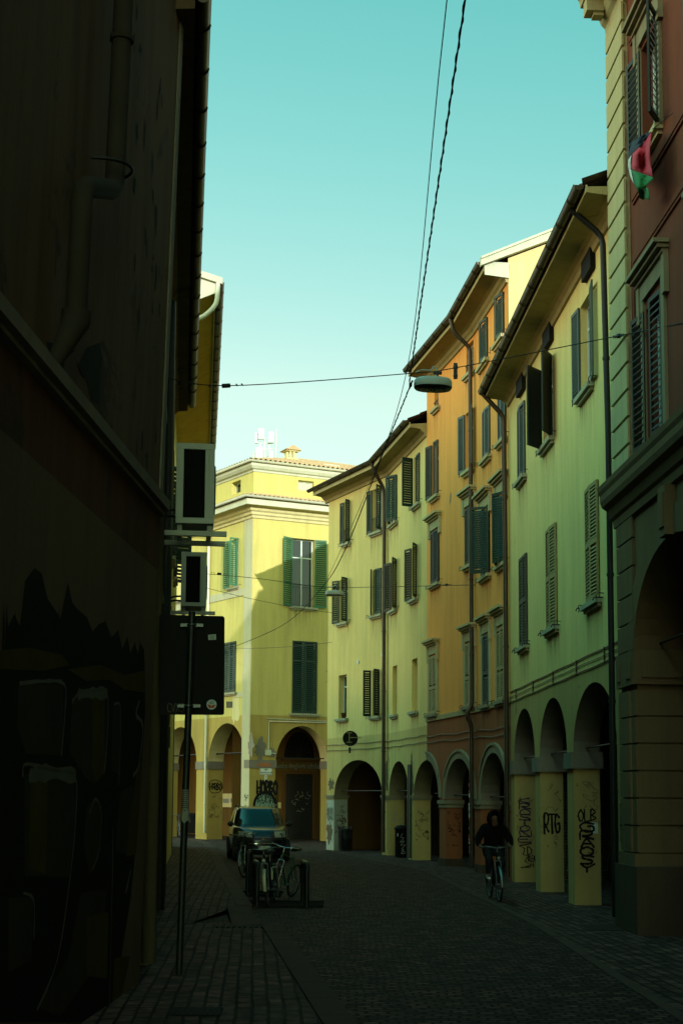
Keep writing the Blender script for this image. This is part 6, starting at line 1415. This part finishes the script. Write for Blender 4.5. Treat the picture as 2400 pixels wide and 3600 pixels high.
mb = MB(); mb.box((0.03, -.170, .405), (.40, .012, .10)); pl_ = mb.build('number_plate', M['plate_white'], CAR); mb = MB(); mb.box((.21, -.178, .405), (.035, .006, .10)); mb.box((-.155, -.178, .405), (.03, .006, .10)); mb.build('plate_band', M['ink_blue'], pl_)
tm = text_mesh('EE 065XP', .085, 'ink', pl_, (.03, -.178, .405), (1, 0, 0), (0, 0, 1), 'plate_text', .001)
for s in (-1, 1):
    mb = MB(); rows = []
    for k in range(7):
        t = k/6; rr_ = .085*math.sin(PI*(.08+.84*t)); rows.append([(s*(.80+.19*t), 1.02+.045*math.cos(a), 1.05+rr_*math.sin(a)) for a in [2*PI*j/12 for j in range(12)]])
    mb.grid(rows, 0, True, True); mb.face(rows[0]); mb.face(rows[-1][::-1]); mb.build('mirror', M['black_plastic'], CAR)
    mb = MB(); mb.tube(smooth_line([(s*.60, 1.62, 1.50), (s*.60, 1.70, 1.575), (s*.59, 2.3, 1.595), (s*.58, 3.0, 1.575), (s*.58, 3.1, 1.50)], 5), .017, 6); mb.build('roof_rail', M['black_plastic'], CAR)
    for y in (.55, 2.85):
        mb = MB(); x0, x1 = s*.66, s*.845
        mb.grid([[(x, y+q*math.cos(2*PI*j/24), .29+q*math.sin(2*PI*j/24)) for j in range(24)] for x, q in ((x0, .20), (x0, .285), (x1-s*.02, .29), (x1, .27), (x1, .19))], 0, True, True); w = mb.build('wheel', M['black_rubber'], CAR)
        mb = MB(); mb.prism([(x1-s*.012, y+.19*math.cos(2*PI*j/20), .29+.19*math.sin(2*PI*j/20)) for j in range(20)], (s*.006, 0, 0)); mb.build('hub_cap', M['steel'], w)
        mb = MB(); mb.tube([(s*.828, y+.335*math.cos(t), .30+.335*math.sin(t)) for t in [PI*k/16 for k in range(17)]], .022, 6); mb.build('wheel_arch', M['black_plastic'], CAR)
mb = MB(); mb.tube([(-.5, .80, 1.04), (.05, .83, 1.06)], .010, 5); mb.tube([(.0, .80, 1.04), (.5, .84, 1.05)], .010, 5); mb.build('wiper', M['black_plastic'], CAR)
for s in (-1, 1):
    mb = MB(); mb.box((s*.835, 1.75, .72), (.012, 1.1, .035)); mb.build('side_strip', M['black_plastic'], CAR)

# ------------------------------------------------------------------ cyclist
pc = ground(1754, 3172); HEAD = math.radians(-86)
CY_ = bicycle('dark town bicycle ridden by the hooded cyclist on the right', (pc.x, pc.y, 0), HEAD, 0, 'black_paint', True, False, False, 0.0, 'steel', None, step=True)
def skin_body(name, joints, edges, radii, mat, parent, root=0, lv=2):
    me = bpy.data.meshes.new(name); me.from_pydata(joints, edges, []); o = bpy.data.objects.new(name, me); COL.objects.link(o)
    sk = o.modifiers.new('skin', 'SKIN'); sk.use_smooth_shade = True
    if not me.skin_vertices: me.attributes
    lay = me.skin_vertices[0].data
    for i, r in enumerate(radii): lay[i].radius = (r, r) if not isinstance(r, tuple) else r; lay[i].use_root = (i == root)
    ss = o.modifiers.new('sub', 'SUBSURF'); ss.levels = lv; ss.render_levels = lv
    dg = bpy.context.evaluated_depsgraph_get(); m2 = bpy.data.meshes.new_from_object(o.evaluated_get(dg)); bpy.data.objects.remove(o)
    m2.materials.clear(); m2.materials.append(M[mat]); m2.name = name
    for p in m2.polygons: p.use_smooth = True
    r = bpy.data.objects.new(name, m2); COL.objects.link(r); r.parent = parent; return r
M['cloth_black'] = plain('cloth_black', (.007, .006, .006), .95, 0, .3, 20, .3, .02); M['denim'] = plain('denim', (.014, .016, .019), .95, 0, .25, 20, .3, .03); M['skin'] = plain('skin', (.12, .060, .038), .7, 0, .08, 10); M['shoe_white'] = plain('shoe_white', (.40, .40, .37), .8)
PE = thing('person', 'cyclist in a dark hooded jacket and jeans with white shoes riding toward the viewer', 'person', (pc.x, pc.y, 0)); PE.rotation_euler = (0, 0, HEAD)
# bicycle axes: x forward, front wheel contact at 0; crank at x=-.62 z=.28; saddle x=-.76; bars x=-.2..-.45, y +-.29, z 1.03
J = dict(pel=(-.74, 0, 1.02), waist=(-.69, 0, 1.16), chest=(-.60, 0, 1.36), neck=(-.53, 0, 1.49), head=(-.49, 0, 1.575), top=(-.49, 0, 1.655))
names = []; V = []; E = []; Rr = []
def add(n, p, r, frm=None):
    names.append(n); V.append(p); Rr.append(r)
    if frm: E.append((names.index(frm), len(V)-1))
add('pel', J['pel'], (.15, .11)); add('waist', J['waist'], (.145, .10), 'pel'); add('chest', J['chest'], (.165, .11), 'waist'); add('neck', J['neck'], .055, 'chest'); add('head', J['head'], (.072, .09), 'neck'); add('top', J['top'], (.06, .075), 'head')
for s, t in ((1, 'l'), (-1, 'r')):
    add('sh'+t, (-.59, s*.18, 1.41), .065, 'chest'); add('el'+t, (-.56, s*.30, 1.19), .046, 'sh'+t); add('wr'+t, (-.42, s*.295, 1.05), .030, 'el'+t); add('pm'+t, (-.385, s*.288, 1.045), (.036, .022), 'wr'+t)
    for k in range(4): add('f%d%s' % (k, t), (-.345, s*(.262+.016*k), 1.056-.002*k), .0095, 'pm'+t); add('g%d%s' % (k, t), (-.335, s*(.262+.016*k), 1.028), .0085, 'f%d%s' % (k, t))
    add('th'+t, (-.385, s*.258, 1.035), .010, 'pm'+t); add('tg'+t, (-.372, s*.25, 1.012), .009, 'th'+t)
    hi = s < 0; kn = (-.40, s*.13, .80 if hi else .72); an = (-.50 if hi else -.66, s*.125, .50 if hi else .24)
    add('hp'+t, (-.70, s*.10, .98), .095, 'pel'); add('kn'+t, kn, .062, 'hp'+t); add('ca'+t, tuple((a*.6+b*.4) for a, b in zip(kn, an)), .055, 'kn'+t); add('an'+t, an, .038, 'ca'+t); add('ft'+t, (an[0]+.13, an[1], an[2]-.06), (.04, .028), 'an'+t)
body = skin_body('body', V, E, Rr, 'skin', PE)
# face
mb = MB(); 
for s in (-1, 1): mb.lathe((-.405, s*.030, 1.592), [(0, -.009), (.008, -.005), (.010, 0), (.008, .005), (0, .009)], 8)
mb.build('eye', M['ink'], PE)
mb = MB(); mb.hexa([(-.405, -.014, 1.555), (-.380, -.012, 1.557), (-.380, .012, 1.557), (-.405, .014, 1.555), (-.405, -.006, 1.598), (-.397, -.005, 1.598), (-.397, .005, 1.598), (-.405, .006, 1.598)]); mb.build('nose', M['skin'], PE)
mb = MB(); mb.box((-.402, 0, 1.532), (.012, .045, .009)); mb.build('mouth', M['ink_red'], PE)
V2, E2_, R2_, names = [], [], [], []
V, E, Rr = V2, E2_, R2_
add('hem', (-.73, 0, .98), (.19, .15)); add('waist', (-.69, 0, 1.13), (.19, .145), 'hem'); add('chest', (-.60, 0, 1.36), (.20, .145), 'waist'); add('col', (-.545, 0, 1.47), (.10, .09), 'chest')
for s, t in ((1, 'l'), (-1, 'r')):
    add('sh'+t, (-.59, s*.195, 1.40), .092, 'chest'); add('el'+t, (-.56, s*.315, 1.19), .082, 'sh'+t); add('fo'+t, (-.48, s*.325, 1.10), .060, 'el'+t); add('cu'+t, (-.435, s*.298, 1.055), .045, 'fo'+t)
skin_body('jacket', V, E, Rr, 'cloth_black', PE)
V, E, Rr, names = [], [], [], []
add('pel', (-.74, 0, 1.0), (.155, .125))
for s, t in ((1, 'l'), (-1, 'r')):
    hi = s < 0; kn = (-.40, s*.13, .80 if hi else .72); an = (-.50 if hi else -.66, s*.125, .52 if hi else .27)
    add('hp'+t, (-.69, s*.105, .97), .108, 'pel'); add('th'+t, tuple((a+b)/2 for a, b in zip((-.69, s*.105, .97), kn)), .088, 'hp'+t); add('kn'+t, kn, .075, 'th'+t); add('ca'+t, tuple((a+b)/2 for a, b in zip(kn, an)), .066, 'kn'+t); add('an'+t, an, .055, 'ca'+t)
skin_body('trousers', V, E, Rr, 'denim', PE)
for s in (-1, 1):
    hi = s < 0; an = (-.50 if hi else -.66, s*.125, .50 if hi else .24); V, E, Rr, names = [], [], [], []
    add('a', (an[0], an[1], an[2]+.02), .045); add('b', (an[0]+.0, an[1], an[2]-.055), (.048, .04), 'a'); add('c', (an[0]+.10, an[1], an[2]-.065), (.046, .032), 'b'); add('d', (an[0]+.18, an[1], an[2]-.075), (.036, .022), 'c'); add('e', (an[0]-.05, an[1], an[2]-.06), (.036, .032), 'b'); skin_body('shoe', V, E, Rr, 'shoe_white', PE, lv=1)
mb = MB(); rows = []       # raised hood, open towards the face
for k in range(13):
    ph = -1.25+k*(2.80/12)
    rows.append([(-.497-.148*math.cos(t)*math.cos(ph)-(.02 if ph < -.6 else 0), .132*math.sin(t)*math.cos(ph), 1.585+.16*math.sin(ph)) for t in [-2.5+5.0*j/20 for j in range(21)]])
mb.grid(rows); hd = mb.build('hood', M['cloth_black'], PE); m_ = hd.modifiers.new('thick', 'SOLIDIFY'); m_.thickness = .02
